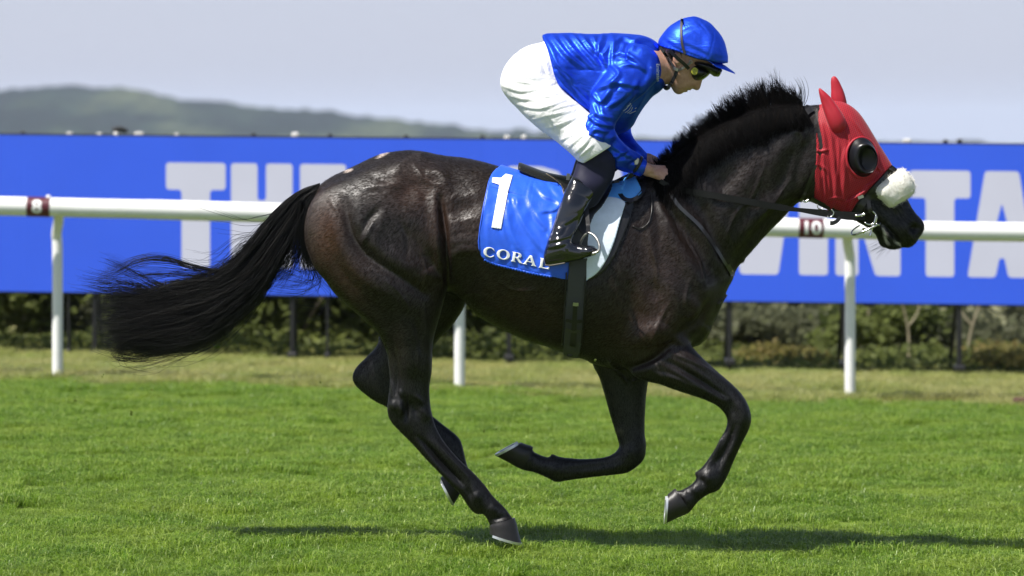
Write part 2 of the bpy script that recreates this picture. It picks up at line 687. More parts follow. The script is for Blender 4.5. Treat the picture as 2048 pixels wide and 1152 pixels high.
def strands(name, pts, r0, r1, mat, parent, rnd=None, kind=None):
    """pts (N, M, 3): three-sided hair tubes tapering from r0 to r1"""
    N, M = pts.shape[:2]
    tan = np.gradient(pts, axis=1)
    tan /= np.linalg.norm(tan, axis=2)[..., None] + 1e-12
    a = np.cross(tan, np.array([0.12, 1.0, 0.2])); a /= np.linalg.norm(a, axis=2)[..., None] + 1e-9
    b = np.cross(a, tan)
    rr = (np.asarray(r0).reshape(-1, 1) * np.ones((N, 1))) * (1 - np.linspace(0, 1, M)[None, :] ** 1.5 * (1 - r1))
    v = []
    for j in range(3):
        th = 2 * math.pi * j / 3
        v.append(pts + rr[..., None] * (math.cos(th) * a + math.sin(th) * b))
    v = np.stack(v, 2)                       # N, M, 3, 3
    idx = np.arange(N * M * 3).reshape(N, M, 3)
    q = []
    for j in range(3):
        q.append(np.stack([idx[:, :-1, j], idx[:, :-1, (j + 1) % 3], idx[:, 1:, (j + 1) % 3], idx[:, 1:, j]], -1).reshape(-1, 4))
    rn = RNG.random(N) if rnd is None else rnd
    ob = mk(name, v.reshape(-1, 3), np.concatenate(q).astype(np.int32), mat, parent, True, {'rnd': np.repeat(rn, M * 3)})
    return ob
# ================================================================== SETTING
def grid_sheet(name, xs, ys, zf, m, kind='structure', attrs=None):
    X, Y = np.meshgrid(xs, ys, indexing='ij')
    Z = zf(X, Y)
    nx, ny = X.shape
    idx = np.arange(nx * ny).reshape(nx, ny)
    q = np.stack([idx[:-1, :-1], idx[1:, :-1], idx[1:, 1:], idx[:-1, 1:]], -1).reshape(-1, 4)
    o = mk(name, np.stack([X, Y, Z], -1).reshape(-1, 3), q, m)
    return tag(o, kind=kind)


def sym_axis(steps):
    a = np.concatenate([[0], np.cumsum(steps)])
    return np.concatenate([-a[:0:-1], a])


# ground: mown green track, paler unmown strip behind the rail
RAIL_Y = 9.9
k = Nodes('turf_soil')
v = k.coord(kind='Object')
geo = k.n('ShaderNodeNewGeometry')
sep = k.n('ShaderNodeSeparateXYZ'); k.l(geo.outputs['Position'], sep.inputs[0])
wob = k.noise(1.1, 3, 0.6, geo.outputs['Position'])
edge = k.math('ADD', sep.outputs[1], k.math('MULTIPLY', k.math('SUBTRACT', wob, 0.5), 0.7))
fac = k.n('ShaderNodeMapRange'); fac.inputs[1].default_value = RAIL_Y - 0.15; fac.inputs[2].default_value = RAIL_Y + 0.15
k.l(edge, fac.inputs[0])
g1 = k.ramp(k.noise(2.3, 5, 0.65, geo.outputs['Position']), [(0.3, (0.065, 0.105, 0.012)), (0.7, (0.115, 0.165, 0.026))])
g2 = k.ramp(k.noise(1.7, 5, 0.65, geo.outputs['Position']), [(0.3, (0.11, 0.12, 0.035)), (0.7, (0.20, 0.18, 0.075))])
k.set(k.mix(fac.outputs[0], g1, g2), 0.9, 0, 0.15)
ground_steps = np.concatenate([np.full(20, 0.5), np.geomspace(0.6, 420, 34)])
gy = np.concatenate([np.arange(-22, 22, 0.5), 22 + np.cumsum(np.geomspace(0.5, 160, 46))])
ground = grid_sheet('ground', sym_axis(ground_steps), gy, ground_z, k.m)

# far wooded hills across the valley
HILL_Y = 2300.0
ridge_px = np.array([(-900, 205), (-500, 190), (-250, 186), (0, 181), (60, 176), (150, 173), (220, 176), (285, 181), (300, 187), (340, 196), (400, 201), (440, 206), (500, 212), (600, 218),
                     (680, 228), (760, 236), (850, 245), (930, 253), (1000, 261), (1100, 271), (1250, 279), (1400, 285), (1700, 287), (2048, 290), (3000, 296)], float)


def hill_z(X, Y):
    kk = (DIST + HILL_Y) / DIST
    ridge = np.interp(X / (S * kk) + 1024, ridge_px[:, 0], ridge_px[:, 1])
    rz = EYE + (HOR - ridge) * S * kk
    base = ground_z(X * 0, Y)
    t = np.clip((Y - 1250) / (HILL_Y - 1250), 0, 1)
    t = t ** 1.3
    back = np.clip((Y - HILL_Y) / 700, 0, 1)
    z = base - 2 + (rz - base + 2) * t - 25 * back ** 1.5
    rr = np.random.default_rng(3)
    n = rr.random(X.shape)
    n2 = rr.random((X.shape[0] // 6 + 2, X.shape[1]))
    n2 = np.repeat(n2, 6, 0)[:X.shape[0]]
    clump = np.repeat(rr.random((X.shape[0] // 14 + 2, 1)), 14, 0)[:X.shape[0]]
    return z + (n * 3.2 + n2 * 3.0 + clump * 2.6 - 4.2) * (t > 0.1)


k = Nodes('wooded_hill')
geo = k.n('ShaderNodeNewGeometry')
mp = k.n('ShaderNodeMapping'); mp.inputs['Scale'].default_value = (1, 0.35, 3.0)
k.l(geo.outputs['Position'], mp.inputs[0])
f1 = k.noise(0.014, 4, 0.55, mp.outputs[0]); f2 = k.noise(0.16, 3, 0.6, mp.outputs[0])
c1 = k.ramp(f1, [(0.42, (0.010, 0.020, 0.018)), (0.5, (0.022, 0.040, 0.028)), (0.60, (0.075, 0.095, 0.050))])
k.set(k.mix(0.85, c1, k.ramp(f2, [(0.35, (0.2, 0.2, 0.2)), (0.65, (1.15, 1.15, 1.15))]), 'MULTIPLY'), 1.0, 0, 0.0)
hx = np.linspace(-1400, 1400, 480)
hy = np.concatenate([np.linspace(1250, HILL_Y, 60), np.linspace(HILL_Y + 20, HILL_Y + 700, 12)])
hills = grid_sheet('hills', hx, hy, hill_z, k.m)

# air
haze_d = Nodes('haze_air')
haze_d.t.nodes.remove(haze_d.b)
pv = haze_d.n('ShaderNodeVolumePrincipled')
pv.inputs['Color'].default_value = (0.74, 0.84, 1.0, 1)
pv.inputs['Density'].default_value = 0.00013
haze_d.l(pv.outputs[0], haze_d.t.nodes['Material Output'].inputs['Volume'])
haze = tag(MB().box((-7000, -60, -75), (7000, 7600, 62)).build('haze', haze_d.m, smooth=False), kind='stuff')

# ------------------------------------------------------------------ grass
def view_half(y):
    return 2.048 * (DIST + y) / DIST + 1.5


def grass_patch(n, size, h0, h1, w, lean, seed, flowers=0.0):
    rg = np.random.default_rng(seed)
    bx = (rg.random(n) - 0.5) * size; by = (rg.random(n) - 0.5) * size
    h = h0 + (h1 - h0) * rg.random(n) ** 1.4
    h[:n // 14] *= 1.2
    az = rg.random(n) * 2 * math.pi
    ln = lean * (0.25 + rg.random(n)) * h
    dx, dy = np.cos(az) * ln, np.sin(az) * ln
    fa = az + math.pi / 2 + (rg.random(n) - 0.5) * 1.6
    wx, wy = np.cos(fa) * w * 0.5, np.sin(fa) * w * 0.5
    z0 = -0.012
    v = np.zeros((n, 5, 3))
    v[:, 0] = np.stack([bx - wx, by - wy, 0 * bx + z0], 1); v[:, 1] = np.stack([bx + wx, by + wy, 0 * bx + z0], 1)
    v[:, 2] = np.stack([bx + dx * .35 + wx * .8, by + dy * .35 + wy * .8, h * .62], 1)
    v[:, 3] = np.stack([bx + dx * .35 - wx * .8, by + dy * .35 - wy * .8, h * .62], 1)
    v[:, 4] = np.stack([bx + dx, by + dy, h * (1 - 0.22 * lean)], 1)
    b = (np.arange(n) * 5)[:, None]
    q = b + np.array([[0, 1, 2, 3]]); t = b + np.array([[3, 2, 4]])
    rnd = np.repeat(rg.random(n), 5); hh = np.tile([0, 0, .62, .62, 1.0], n)
    return v.reshape(-1, 3), q, t, rnd, hh


def grass_field(name, mat, spots, patch, seed):
    """the patch plus loose seed vertices; a node tree sets a turned copy of the patch on every seed"""
    v, q, t, rnd, hh = patch
    rg = np.random.default_rng(seed)
    n, m = len(v), len(spots)
    V = np.concatenate([v, spots])
    isd = np.concatenate([np.zeros(n), np.ones(m)])
    rot = np.concatenate([np.zeros(n), rg.random(m) * 6.283]); scl = np.concatenate([np.ones(n), 0.62 + 0.62 * rg.random(m) ** 1.3])
    o = mk(name, V, [q.astype(np.int32), t.astype(np.int32)], mat, None, False,
           {'rnd': np.concatenate([rnd, np.zeros(m)]), 'hgt': np.concatenate([hh, np.zeros(m)]), 'is_seed': isd, 'turn': rot, 'size': scl})
    ng = bpy.data.node_groups.new(name + '_nodes', 'GeometryNodeTree')
    ng.interface.new_socket('Geometry', in_out='INPUT', socket_type='NodeSocketGeometry')
    ng.interface.new_socket('Geometry', in_out='OUTPUT', socket_type='NodeSocketGeometry')
    N = ng.nodes.new
    gi, go = N('NodeGroupInput'), N('NodeGroupOutput')
    def attr(nm):
        a = N('GeometryNodeInputNamedAttribute'); a.data_type = 'FLOAT'; a.inputs[0].default_value = nm
        return a.outputs[0]
    cmp_ = N('FunctionNodeCompare'); cmp_.data_type = 'FLOAT'; cmp_.operation = 'GREATER_THAN'
    ng.links.new(attr('is_seed'), cmp_.inputs[0]); cmp_.inputs[1].default_value = 0.5
    sp = N('GeometryNodeSeparateGeometry'); sp.domain = 'POINT'
    ng.links.new(gi.outputs[0], sp.inputs[0]); ng.links.new(cmp_.outputs[0], sp.inputs[1])
    m2p = N('GeometryNodeMeshToPoints'); ng.links.new(sp.outputs[0], m2p.inputs[0])
    inst = N('GeometryNodeInstanceOnPoints')
    ng.links.new(m2p.outputs[0], inst.inputs['Points']); ng.links.new(sp.outputs[1], inst.inputs['Instance'])
    cx = N('ShaderNodeCombineXYZ'); ng.links.new(attr('turn'), cx.inputs[2])
    ng.links.new(cx.outputs[0], inst.inputs['Rotation'])
    ng.links.new(attr('size'), inst.inputs['Scale'])
    ng.links.new(inst.outputs[0], go.inputs[0])
    md = o.modifiers.new('scatter', 'NODES'); md.node_group = ng
    return tag(o, kind='stuff')


def grass_mat(name, lo, hi, tip, dry, dry_amt, trans=0.35):
    k = Nodes(name)
    geo = k.n('ShaderNodeNewGeometry')
    rnd = k.attr('rnd'); hg = k.attr('hgt')
    base = k.ramp(rnd, [(0.0, lo), (0.75, hi), (1.0, tip)])
    patch = k.noise(1.6, 4, 0.6, geo.outputs['Position'])
    fine = k.noise(7.0, 3, 0.6, geo.outputs['Position'])
    m1 = k.n('ShaderNodeMapRange'); m1.inputs[1].default_value = 0.42; m1.inputs[2].default_value = 0.72; m1.inputs[4].default_value = dry_amt
    k.l(patch, m1.inputs[0])
    c = k.mix(m1.outputs[0], base, dry)
    c = k.mix(0.55, c, k.ramp(fine, [(0.36, (0.38, 0.45, 0.38)), (0.64, (1.08, 1.06, 1.05))]), 'MULTIPLY')
    k.set(c, 0.40, 0, 0.55)
    tr = k.n('ShaderNodeBsdfTranslucent'); k.l(c, tr.inputs['Color'])
    ms = k.n('ShaderNodeMixShader'); ms.inputs[0].default_value = trans
    k.l(k.b.outputs[0], ms.inputs[1]); k.l(tr.outputs[0], ms.inputs[2])
    k.l(ms.outputs[0], k.t.nodes['Material Output'].inputs['Surface'])
    return k.m


def spots_in(y0, y1, step, seed, jag=0.0):
    rg = np.random.default_rng(seed)
    out = []
    for y in np.arange(y0, y1, step):
        hw = view_half(y)
        for x in np.arange(-hw, hw + step, step):
            out.append((x + (rg.random() - .5) * step * .7, y + (rg.random() - .5) * step * .7))
    a = np.array(out)
    return np.column_stack([a, ground_z(a[:, 0], a[:, 1])])


GM = grass_mat('mown_grass', (0.095, 0.205, 0.013), (0.255, 0.41, 0.030), (0.56, 0.66, 0.20), (0.36, 0.46, 0.06), 0.7, 0.5)
GR = grass_mat('rough_grass', (0.32, 0.34, 0.09), (0.52, 0.50, 0.18), (0.66, 0.62, 0.30), (0.26, 0.38, 0.05), 0.7, 0.5)
def fade(a, y0, y1, seed):
    p = np.clip((a[:, 1] - y0) / (y1 - y0), 0, 1)
    return a[np.random.default_rng(seed).random(len(a)) > p]


grass_field('mown_grass', GM, fade(spots_in(-1.9, RAIL_Y + 0.5, 0.36, 5), RAIL_Y - .5, RAIL_Y + .45, 3), grass_patch(3800, 0.52, 0.022, 0.060, 0.0036, 1.25, 21), 1)
grass_field('rough_grass', GR, fade(spots_in(RAIL_Y - 0.35, 14.2, 0.40, 6), RAIL_Y + .3, RAIL_Y - .4, 4), grass_patch(2600, 0.60, 0.03, 0.095, 0.0045, 1.2, 22), 2)

# ------------------------------------------------------------------ running rail
white = Nodes('white_plastic_rail')
vv = white.coord()
white.set(white.mix(white.ramp(white.noise(9, 5, 0.7, vv), [(0.5, (0, 0, 0)), (0.75, (1, 1, 1))]), (0.80, 0.80, 0.79), (0.70, 0.70, 0.66)), 0.42, 0, 0.45)
white = white.m
maroon = simple('maroon_sleeve', (0.085, 0.012, 0.020), 0.4)
rail = empty('running_rail', P(1024, 745, RAIL_Y + 0.28))
tag(rail, 'white plastic running rail with maroon sleeves numbered 8 and 10', 'rail')
rl = np.array([(-1700, 382), (-700, 402), (-300, 406), (0, 412), (180, 416.5), (293, 419), (550, 426), (918, 436), (1240, 446), (1540, 454.5), (1860, 462), (2048, 464.5), (2400, 470), (2800, 476), (3900, 494)], float)
rail_pts = np.array([P(x, y, RAIL_Y) for x, y in rl])
RR = 0.0655
joints = [-1200, 293, 1240, 3200]
rc = cr(rail_pts, 10)
rpx = rc[:, 0] / (S * (DIST + RAIL_Y) / DIST) + 1024
for a, b, rr in ((-1700, -650, RR * 1.03), (-650, 293, RR), (293, 1240, RR * 1.03), (1240, 2200, RR), (2200, 3900, RR * 1.03)):
    seg = rc[(rpx >= a - 1) & (rpx <= b + 1)]
    o = auto_smooth(MB().tube(seg, rr, 24).build('rail_tube', white), 50)
    adopt(o, rail)


def rail_at(px):
    y = np.interp(px, rl[:, 0], rl[:, 1])
    return np.array(P(px, y, RAIL_Y))


post_px = [(-1500, 728), (-700, 738), (115, 746), (919, 758), (1700, 791), (2500, 815), (3300, 838)]
post_src = None
for px, py in post_px:
    base = np.array(P(px, py, RAIL_Y + 0.21)); base[2] -= 0.12
    top = rail_at(px - 2)
    up = np.array([0, 0, 1.0])
    pts = [base, base + (0, 0, 0.4), (base[0], base[1], top[2] - 0.30), (base[0] - .004, base[1] - 0.015, top[2] - 0.19), (top[0] + .0, base[1] - 0.10, top[2] - 0.085), (top[0], top[1] + 0.05, top[2] - 0.03), (top[0], top[1], top[2])]
    o = auto_smooth(MB().tube(cr(pts, 7), 0.0365, 20).build('post', white), 50)
    adopt(o, rail)
for a, b, txt in ((55, 101, '8'), (1597, 1646, '10')):
    pts = np.array([rail_at(x) for x in np.linspace(a, b, 5)])
    o = auto_smooth(MB().tube(pts, RR * 1.045, 28).build('number_sleeve', maroon), 50)
    tag(o, 'maroon sleeve with white number ' + txt)
    adopt(o, rail)
    sleeve = o
    cu = bpy.data.curves.new('digits', 'FONT'); cu.body = txt; cu.size = 0.135; cu.align_x = 'CENTER'; cu.align_y = 'CENTER'; cu.offset = 0.0042; cu.resolution_u = 4
    ob = bpy.data.objects.new('digits', cu); COL.objects.link(ob)
    dg = bpy.context.evaluated_depsgraph_get()
    me = bpy.data.meshes.new_from_object(ob.evaluated_get(dg))
    bpy.data.objects.remove(ob)
    import bmesh
    bm = bmesh.new(); bm.from_mesh(me)
    bmesh.ops.triangulate(bm, faces=bm.faces[:])
    for _ in range(2):
        bmesh.ops.subdivide_edges(bm, edges=[e for e in bm.edges if e.calc_length() > 0.02], cuts=1)
    bmesh.ops.triangulate(bm, faces=bm.faces[:])
    c = rail_at((a + b) / 2 + (-2 if txt == '8' else 0))
    for vtx in bm.verts:
        u, w = vtx.co.x, vtx.co.y
        th = w / (RR * 1.05) * 0.98
        vtx.co = (c[0] + u, c[1] - RR * 1.062 * math.cos(th), c[2] + RR * 1.062 * math.sin(th) - 0.0012 * u / 0.05)
    bm.to_mesh(me); bm.free()
    me.materials.clear(); me.materials.append(white)
    o2 = bpy.data.objects.new('number', me); COL.objects.link(o2)
    o2.parent = sleeve; o2.location = -Vector(rail.location)
    o2.location = Vector((0, 0, 0)) - Vector(rail.location) - Vector(sleeve.location)
bolt = MB().tube([rail_at(97) + (0, 0, 0.05), rail_at(97) + (0, 0, 0.083)], [0.02, 0.014], 10).build('bolt', white)
adopt(bolt, rail)

# ------------------------------------------------------------------ LED advertising board
BY = 12.8
kB = (DIST + BY) / DIST
def board_edge(px, top):
    y = (270 + 0.0098 * px) if top else (582.5 + 0.0134 * px)
    return np.array(P(px, y, BY))


def led_mat(name, colr, em):
    k = Nodes(name)
    v = k.coord(kind='Object')
    f = k.noise(2.0, 3, 0.6, v)
    w = k.n('ShaderNodeTexWave', wave_type='BANDS', bands_direction='Z'); w.inputs['Scale'].default_value = 26.0
    k.l(v, w.inputs['Vector'])
    lines = k.ramp(w.outputs['Fac'], [(0.0, (0.93, 0.93, 0.93)), (1.0, (1.03, 1.03, 1.03))])
    c = k.mix(1.0, k.ramp(f, [(0.3, tuple(x * 0.97 for x in colr)), (0.7, tuple(x * 1.03 for x in colr))]), lines, 'MULTIPLY')
    k.set((0.012, 0.012, 0.014), 0.55, 0, 0.25)
    k.l(c, k.b.inputs['Emission Color'])
    k.b.inputs['Emission Strength'].default_value = em
    return k.m


LED_BLUE = led_mat('led_blue', srgb(50, 97, 234), 0.60)
LED_GREY = led_mat('led_grey', srgb(206, 209, 223), 0.61)
black = simple('black_painted_steel', (0.012, 0.012, 0.013), 0.45)
blackm = simple('matt_black_cabinet', (0.02, 0.02, 0.022), 0.6)
board = empty('led_board', P(1024, 725, BY))
tag(board, 'long blue LED advertising board with grey letters on black legs', 'advertising board')
step = 152.6
seams = np.arange(-1 - step * 11, 2048 + step * 11, step) + 49
for a, b in zip(seams[:-1], seams[1:]):
    a2, b2 = a + 0.08, b - 0.08
    tl, tr_, bl, br = board_edge(a2, 1), board_edge(b2, 1), board_edge(a2, 0), board_edge(b2, 0)
    d = np.array([0, 0.004, 0])
    m = MB()
    m.add([bl, br, tr_, tl, bl + d, br + d, tr_ + d, tl + d], [(0, 1, 2, 3), (4, 7, 6, 5), (0, 4, 5, 1), (1, 5, 6, 2), (2, 6, 7, 3), (3, 7, 4, 0)])
    o = m.build('screen_panel', LED_BLUE, smooth=False)
    adopt(o, board)
    m = MB(); d0 = np.array([0, 0.0045, 0]); d = np.array([0, 0.09, 0]); e = np.array([0, 0, 0.012])
    m.add([bl + d0 - e, br + d0 - e, tr_ + d0 + e * 1.1, tl + d0 + e * 1.1, bl + d - e, br + d - e, tr_ + d + e * 1.1, tl + d + e * 1.1], [(0, 1, 2, 3), (4, 7, 6, 5), (0, 4, 5, 1), (1, 5, 6, 2), (2, 6, 7, 3), (3, 7, 4, 0)])
    o = m.build('cabinet', blackm, smooth=False)
    adopt(o, board)
# legs with a foot plate
for px, py, w in ((-1130, 686, 9), (-695, 692, 9), (-262, 698, 9), (138, 704, 5), (190, 708, 9), (585, 711, 9), (655, 712, 5), (1018, 716, 9), (1459, 724, 9), (1690, 728, 9), (1918, 737, 9), (2350, 745, 9), (2790, 752, 9), (3230, 760, 9)):
    t = board_edge(px, 0); b = np.array(P(px, py, BY + 0.06)); hw = w * 0.5 * S * kB
    m = MB().box((b[0] - hw, BY + 0.02, b[2] - 0.1), (b[0] + hw, BY + 0.085, t[2] - 0.012), 0.004)
    m.box((b[0] - hw * 2.2, BY - 0.05, b[2] - 0.02), (b[0] + hw * 2.2, BY + 0.13, b[2] + 0.028), 0.008)
    if w > 6:
        m.tube([(b[0], BY + 0.085, t[2] + 0.25), (b[0], BY + 0.62, b[2] - 0.05)], 0.016, 8)
    adopt(m.build('leg', black, smooth=False), board)
# junction boxes slung under the cabinets
for px in (566 + 1024, 1740, 1890):
    t = board_edge(px, 0)
    adopt(MB().box((t[0] - .045, BY + .02, t[2] - .032), (t[0] + .045, BY + .08, t[2] - .013), .004).build('junction_box', black, smooth=False), board)
# hanging cable at the right
c0, c1 = board_edge(1976, 0), board_edge(2030, 0)
adopt(MB().tube(cr([c0 + (0, .05, -.012), c0 + (.05, .05, -.05), (c0 + c1) / 2 + (0, .05, -.075), c1 + (-.04, .05, -.05), c1 + (0, .05, -.012)], 6), 0.006, 6).build('cable', black), board)


# letters, as flat lit shapes on the screen (photo pixels along the screen)
def rrect(x0, y0, x1, y1, r=5):
    out = []
    for cx, cy, a in ((x1 - r, y0 + r, -90), (x1 - r, y1 - r, 0), (x0 + r, y1 - r, 90), (x0 + r, y0 + r, 180)):
        for i in range(4):
            t = R(a + i * 30)
            out.append((cx + r * math.cos(t), cy + r * math.sin(t)))
    return out


def round_poly(pts, r=6):
    p = np.asarray(pts, float); out = []
    n = len(p)
    for i in range(n):
        a, b, c = p[i - 1], p[i], p[(i + 1) % n]
        u = a - b; w = c - b
        lu, lw = np.linalg.norm(u), np.linalg.norm(w)
        rr = min(r, lu * 0.45, lw * 0.45)
        s0, s1 = b + u / lu * rr, b + w / lw * rr
        for t in (0, .33, .67, 1):
            out.append((1 - t) ** 2 * s0 + 2 * t * (1 - t) * b + t * t * s1)
    return np.array(out)


def ellipse(cx, cy, rx, ry, n=28, a0=0.0, e=2.0):
    t = np.linspace(0, 2 * math.pi, n, endpoint=False) + a0
    c, s = np.cos(t), np.sin(t)
    return np.stack([cx + rx * np.sign(c) * np.abs(c) ** (2 / e), cy + ry * np.sign(s) * np.abs(s) ** (2 / e)], 1)


def tess(loops):
    from mathutils.geometry import tessellate_polygon
    vs_ = [Vector((p[0], p[1], 0)) for lp in loops for p in lp]
    tr_ = tessellate_polygon([[Vector((p[0], p[1], 0)) for p in lp] for lp in loops])
    return np.array([(v.x, v.y) for v in vs_]), np.array([t for t in tr_], np.int32)


LH = 209.0
def led_letter(ch, x0, x1):
    w = x1 - x0
    st = 57.0 if ch != 'A' else 52.0                   # stem width
    T_, B_ = 0.0, LH
    if ch == 'T':
        s = (w - st) / 2
        lp = [[(0, 0), (w, 0), (w, 54), (s + st, 54), (s + st, B_), (s, B_), (s, 54), (0, 54)]]
    elif ch == 'H':
        lp = [[(0, 0), (53, 0), (53, 74), (w - 53, 74), (w - 53, 0), (w, 0), (w, B_), (w - 53, B_), (w - 53, 132), (53, 132), (53, B_), (0, B_)]]
    elif ch == 'E':
        lp = [[(0, 0), (w, 0), (w, 52), (54, 52), (54, 80), (w - 8, 80), (w - 8, 128), (54, 128), (54, B_ - 52), (w, B_ - 52), (w, B_), (0, B_)]]
    elif ch == 'L':
        lp = [[(0, 0), (56, 0), (56, B_ - 53), (w, B_ - 53), (w, B_), (0, B_)]]
    elif ch == 'I':
        lp = [[(0, 0), (w, 0), (w, B_), (0, B_)]]
    elif ch == 'N':
        lp = [[(0, 0), (50, 0), (w - 46, 112), (w - 46, 0), (w, 0), (w, B_), (w - 50, B_), (46, 97), (46, B_), (0, B_)]]
    elif ch == 'V':
        lp = [[(0, 0), (57, 0), (w / 2, 128), (w - 57, 0), (w, 0), (w / 2 + 38, B_), (w / 2 - 38, B_)]]
    elif ch == 'A':
        h = w / 2
        lp = [[(h - 34, 0), (h + 34, 0), (w, B_), (w - 56, B_), (w - 64, B_ - 38), (64, B_ - 38), (56, B_), (0, B_)], [(h, 62), (h + 16, 122), (h - 16, 122)]]
    elif ch == 'O':
        lp = [ellipse(w / 2, B_ / 2, w / 2, B_ / 2, 40, e=2.7), ellipse(w / 2, B_ / 2, w / 2 - 54, B_ / 2 - 52, 24, e=2.7)]
    elif ch == 'C':
        o = ellipse(w / 2, B_ / 2, w / 2, B_ / 2, 48, e=2.7); i = ellipse(w / 2, B_ / 2, w / 2 - 54, B_ / 2 - 52, 48, e=2.7)
        a = [p for p in o[5:44]]; b = [p for p in i[5:44]][::-1]
        lp = [a + b]
    elif ch == 'R':
        lp = [[(0, 0), (w * 0.55, 0), (w * 0.85, 10), (w * 0.97, 40), (w * 0.97, 80), (w * 0.87, 112), (w * 0.74, 122), (w, B_), (w - 58, B_), (w * 0.48, 134), (54, 134), (54, B_), (0, B_)], [(54, 46), (w * 0.52, 46), (w * 0.58, 56), (w * 0.58, 82), (w * 0.52, 92), (54, 92)]]
    elif ch == 'G':
        o = ellipse(w / 2, B_ / 2, w / 2, B_ / 2, 48, e=2.7); i = ellipse(w / 2, B_ / 2, w / 2 - 54, B_ / 2 - 52, 48, e=2.7)
        lp = [[p for p in o[0:43]] + [p for p in i[24:43]][::-1] + [p for p in i[4:24]][::-1] + [(w * 0.62, 118), (w * 0.62, 90), (w, 90)]]
    loops = [round_poly(l, 7) if ch not in 'OCG' else np.array(l) for l in lp]
    xy, tri = tess(loops)
    V = []
    for u, v_ in xy:
        px = x0 + u
        ytop = 325 + 0.0105 * (px - 332)
        hgt = 1 + 0.0035 * (px - 332) / 1700 * 5
        V.append(P(px, ytop + v_ * hgt, BY - 0.0035))
    V = np.array(V)
    # give the shape two millimetres of depth
    n = len(V)
    allv = np.concatenate([V, V + (0, 0.003, 0)])
    fn = np.cross(V[tri[:, 1]] - V[tri[:, 0]], V[tri[:, 2]] - V[tri[:, 0]])
    tri = np.where((fn[:, 1] > 0)[:, None], tri[:, ::-1], tri)
    o = mk('letter', allv, [tri.astype(np.int32), (tri[:, ::-1] + n).astype(np.int32)], LED_GREY, None, False)
    o['label'] = 'grey letter ' + ch
    adopt(o, board)


for ch, a, b in (('T', 332, 451), ('H', 462, 585), ('E', 600, 692), ('C', 748, 866), ('O', 880, 1000), ('R', 1016, 1136), ('A', 1143, 1272), ('L', 1287, 1380),
                 ('V', 1449, 1588), ('I', 1598, 1656), ('N', 1671, 1801), ('T', 1819, 1941), ('A', 1935, 2073), ('G', 2085, 2205), ('E', 2220, 2310)):
    led_letter(ch, a, b)

# fittings along the top edge
pale = simple('pale_plastic', (0.62, 0.60, 0.58), 0.5)
for px, rx, rz, mt in ((138, .022, .012, pale), (198, .018, .010, pale), (277, .035, .016, pale), (353, .016, .012, pale), (590, .028, .022, pale), (1014, .022, .017, pale), (45, .016, .012, blackm), (507, .018, .014, blackm), (660, .018, .016, blackm),
                       (812, .018, .014, blackm), (965, .018, .014, blackm), (1815, .030, .020, pale), (1892, .018, .018, blackm), (1048, .02, .02, pale), (1920, .018, .022, blackm)):
    c = board_edge(px, 1) + (0, .03, .012 + rz * .6)
    m = MB().box((c[0] - rx, c[1] - .02, c[2] - rz), (c[0] + rx, c[1] + .02, c[2] + rz * .8), min(rx, rz) * .4)
    adopt(m.build('corner_cap' if mt is pale else 'lock', mt, smooth=False), board)
c = board_edge(241, 1) + (0, .03, .012)
lamp = empty('camera', tuple(c))
tag(lamp, 'small black camera with a white mount clamped on top of the blue board', 'camera')
m = MB().box((c[0] - .045, c[1] - .03, c[2] + .022), (c[0] + .022, c[1] + .03, c[2] + .062), .008); m.box((c[0] + .0, c[1] - .02, c[2] + .014), (c[0] + .05, c[1] + .02, c[2] + .05), .008)
m.tube([(c[0] - .045, c[1], c[2] + .042), (c[0] - .065, c[1], c[2] + .038)], [.016, .018], 10)
o = m.build('housing', black, smooth=False); adopt(o, lamp)
m = MB().tube([(c[0] - .03, c[1], c[2] - .01), (c[0] - .03, c[1], c[2] + .022)], [.03, .024], 12)
o = m.build('mount', pale); adopt(o, lamp)

# ------------------------------------------------------------------ scrub behind the board
def leaf_mat(name, lo, hi, tip):
    k = Nodes(name)
    c = k.ramp(k.attr('rnd'), [(0, lo), (0.7, hi), (1, tip)])
    k.set(c, 0.6, 0, 0.3)
    tr = k.n('ShaderNodeBsdfTranslucent'); k.l(c, tr.inputs['Color'])
    ms = k.n('ShaderNodeMixShader'); ms.inputs[0].default_value = 0.6
    k.l(k.b.outputs[0], ms.inputs[1]); k.l(tr.outputs[0], ms.inputs[2])
    k.l(ms.outputs[0], k.t.nodes['Material Output'].inputs['Surface'])
    return k.m


def leaves(c, n, size, rg, squash=0.6):
    """c (n,3) centres -> bent leaf quads (two triangles each folded on the midrib)"""
    d = rg.normal(size=(n, 3)); d[:, 2] *= squash; d /= np.linalg.norm(d, axis=1)[:, None]
    w = np.cross(d, rg.normal(size=(n, 3))); w /= np.linalg.norm(w, axis=1)[:, None]
    s = size * (0.5 + rg.random(n))[:, None]
    v = np.stack([c - d * s, c + w * s * .45, c + d * s, c - w * s * .45], 1)
    q = np.arange(n * 4).reshape(n, 4)
    return v.reshape(-1, 3), q, np.repeat(rg.random(n), 4)


BARK = simple('grey_bark', (0.16, 0.13, 0.10), 0.9)
STRAW = simple('dry_stem', (0.26, 0.23, 0.15), 0.8)
LG = leaf_mat('scrub_leaf', (0.11, 0.135, 0.040), (0.16, 0.195, 0.055), (0.25, 0.28, 0.085))
LD = leaf_mat('dark_leaf', (0.10, 0.11, 0.06), (0.135, 0.145, 0.078), (0.18, 0.185, 0.105))
LO = leaf_mat('bracken_leaf', (0.16, 0.16, 0.045), (0.24, 0.21, 0.065), (0.34, 0.25, 0.10))


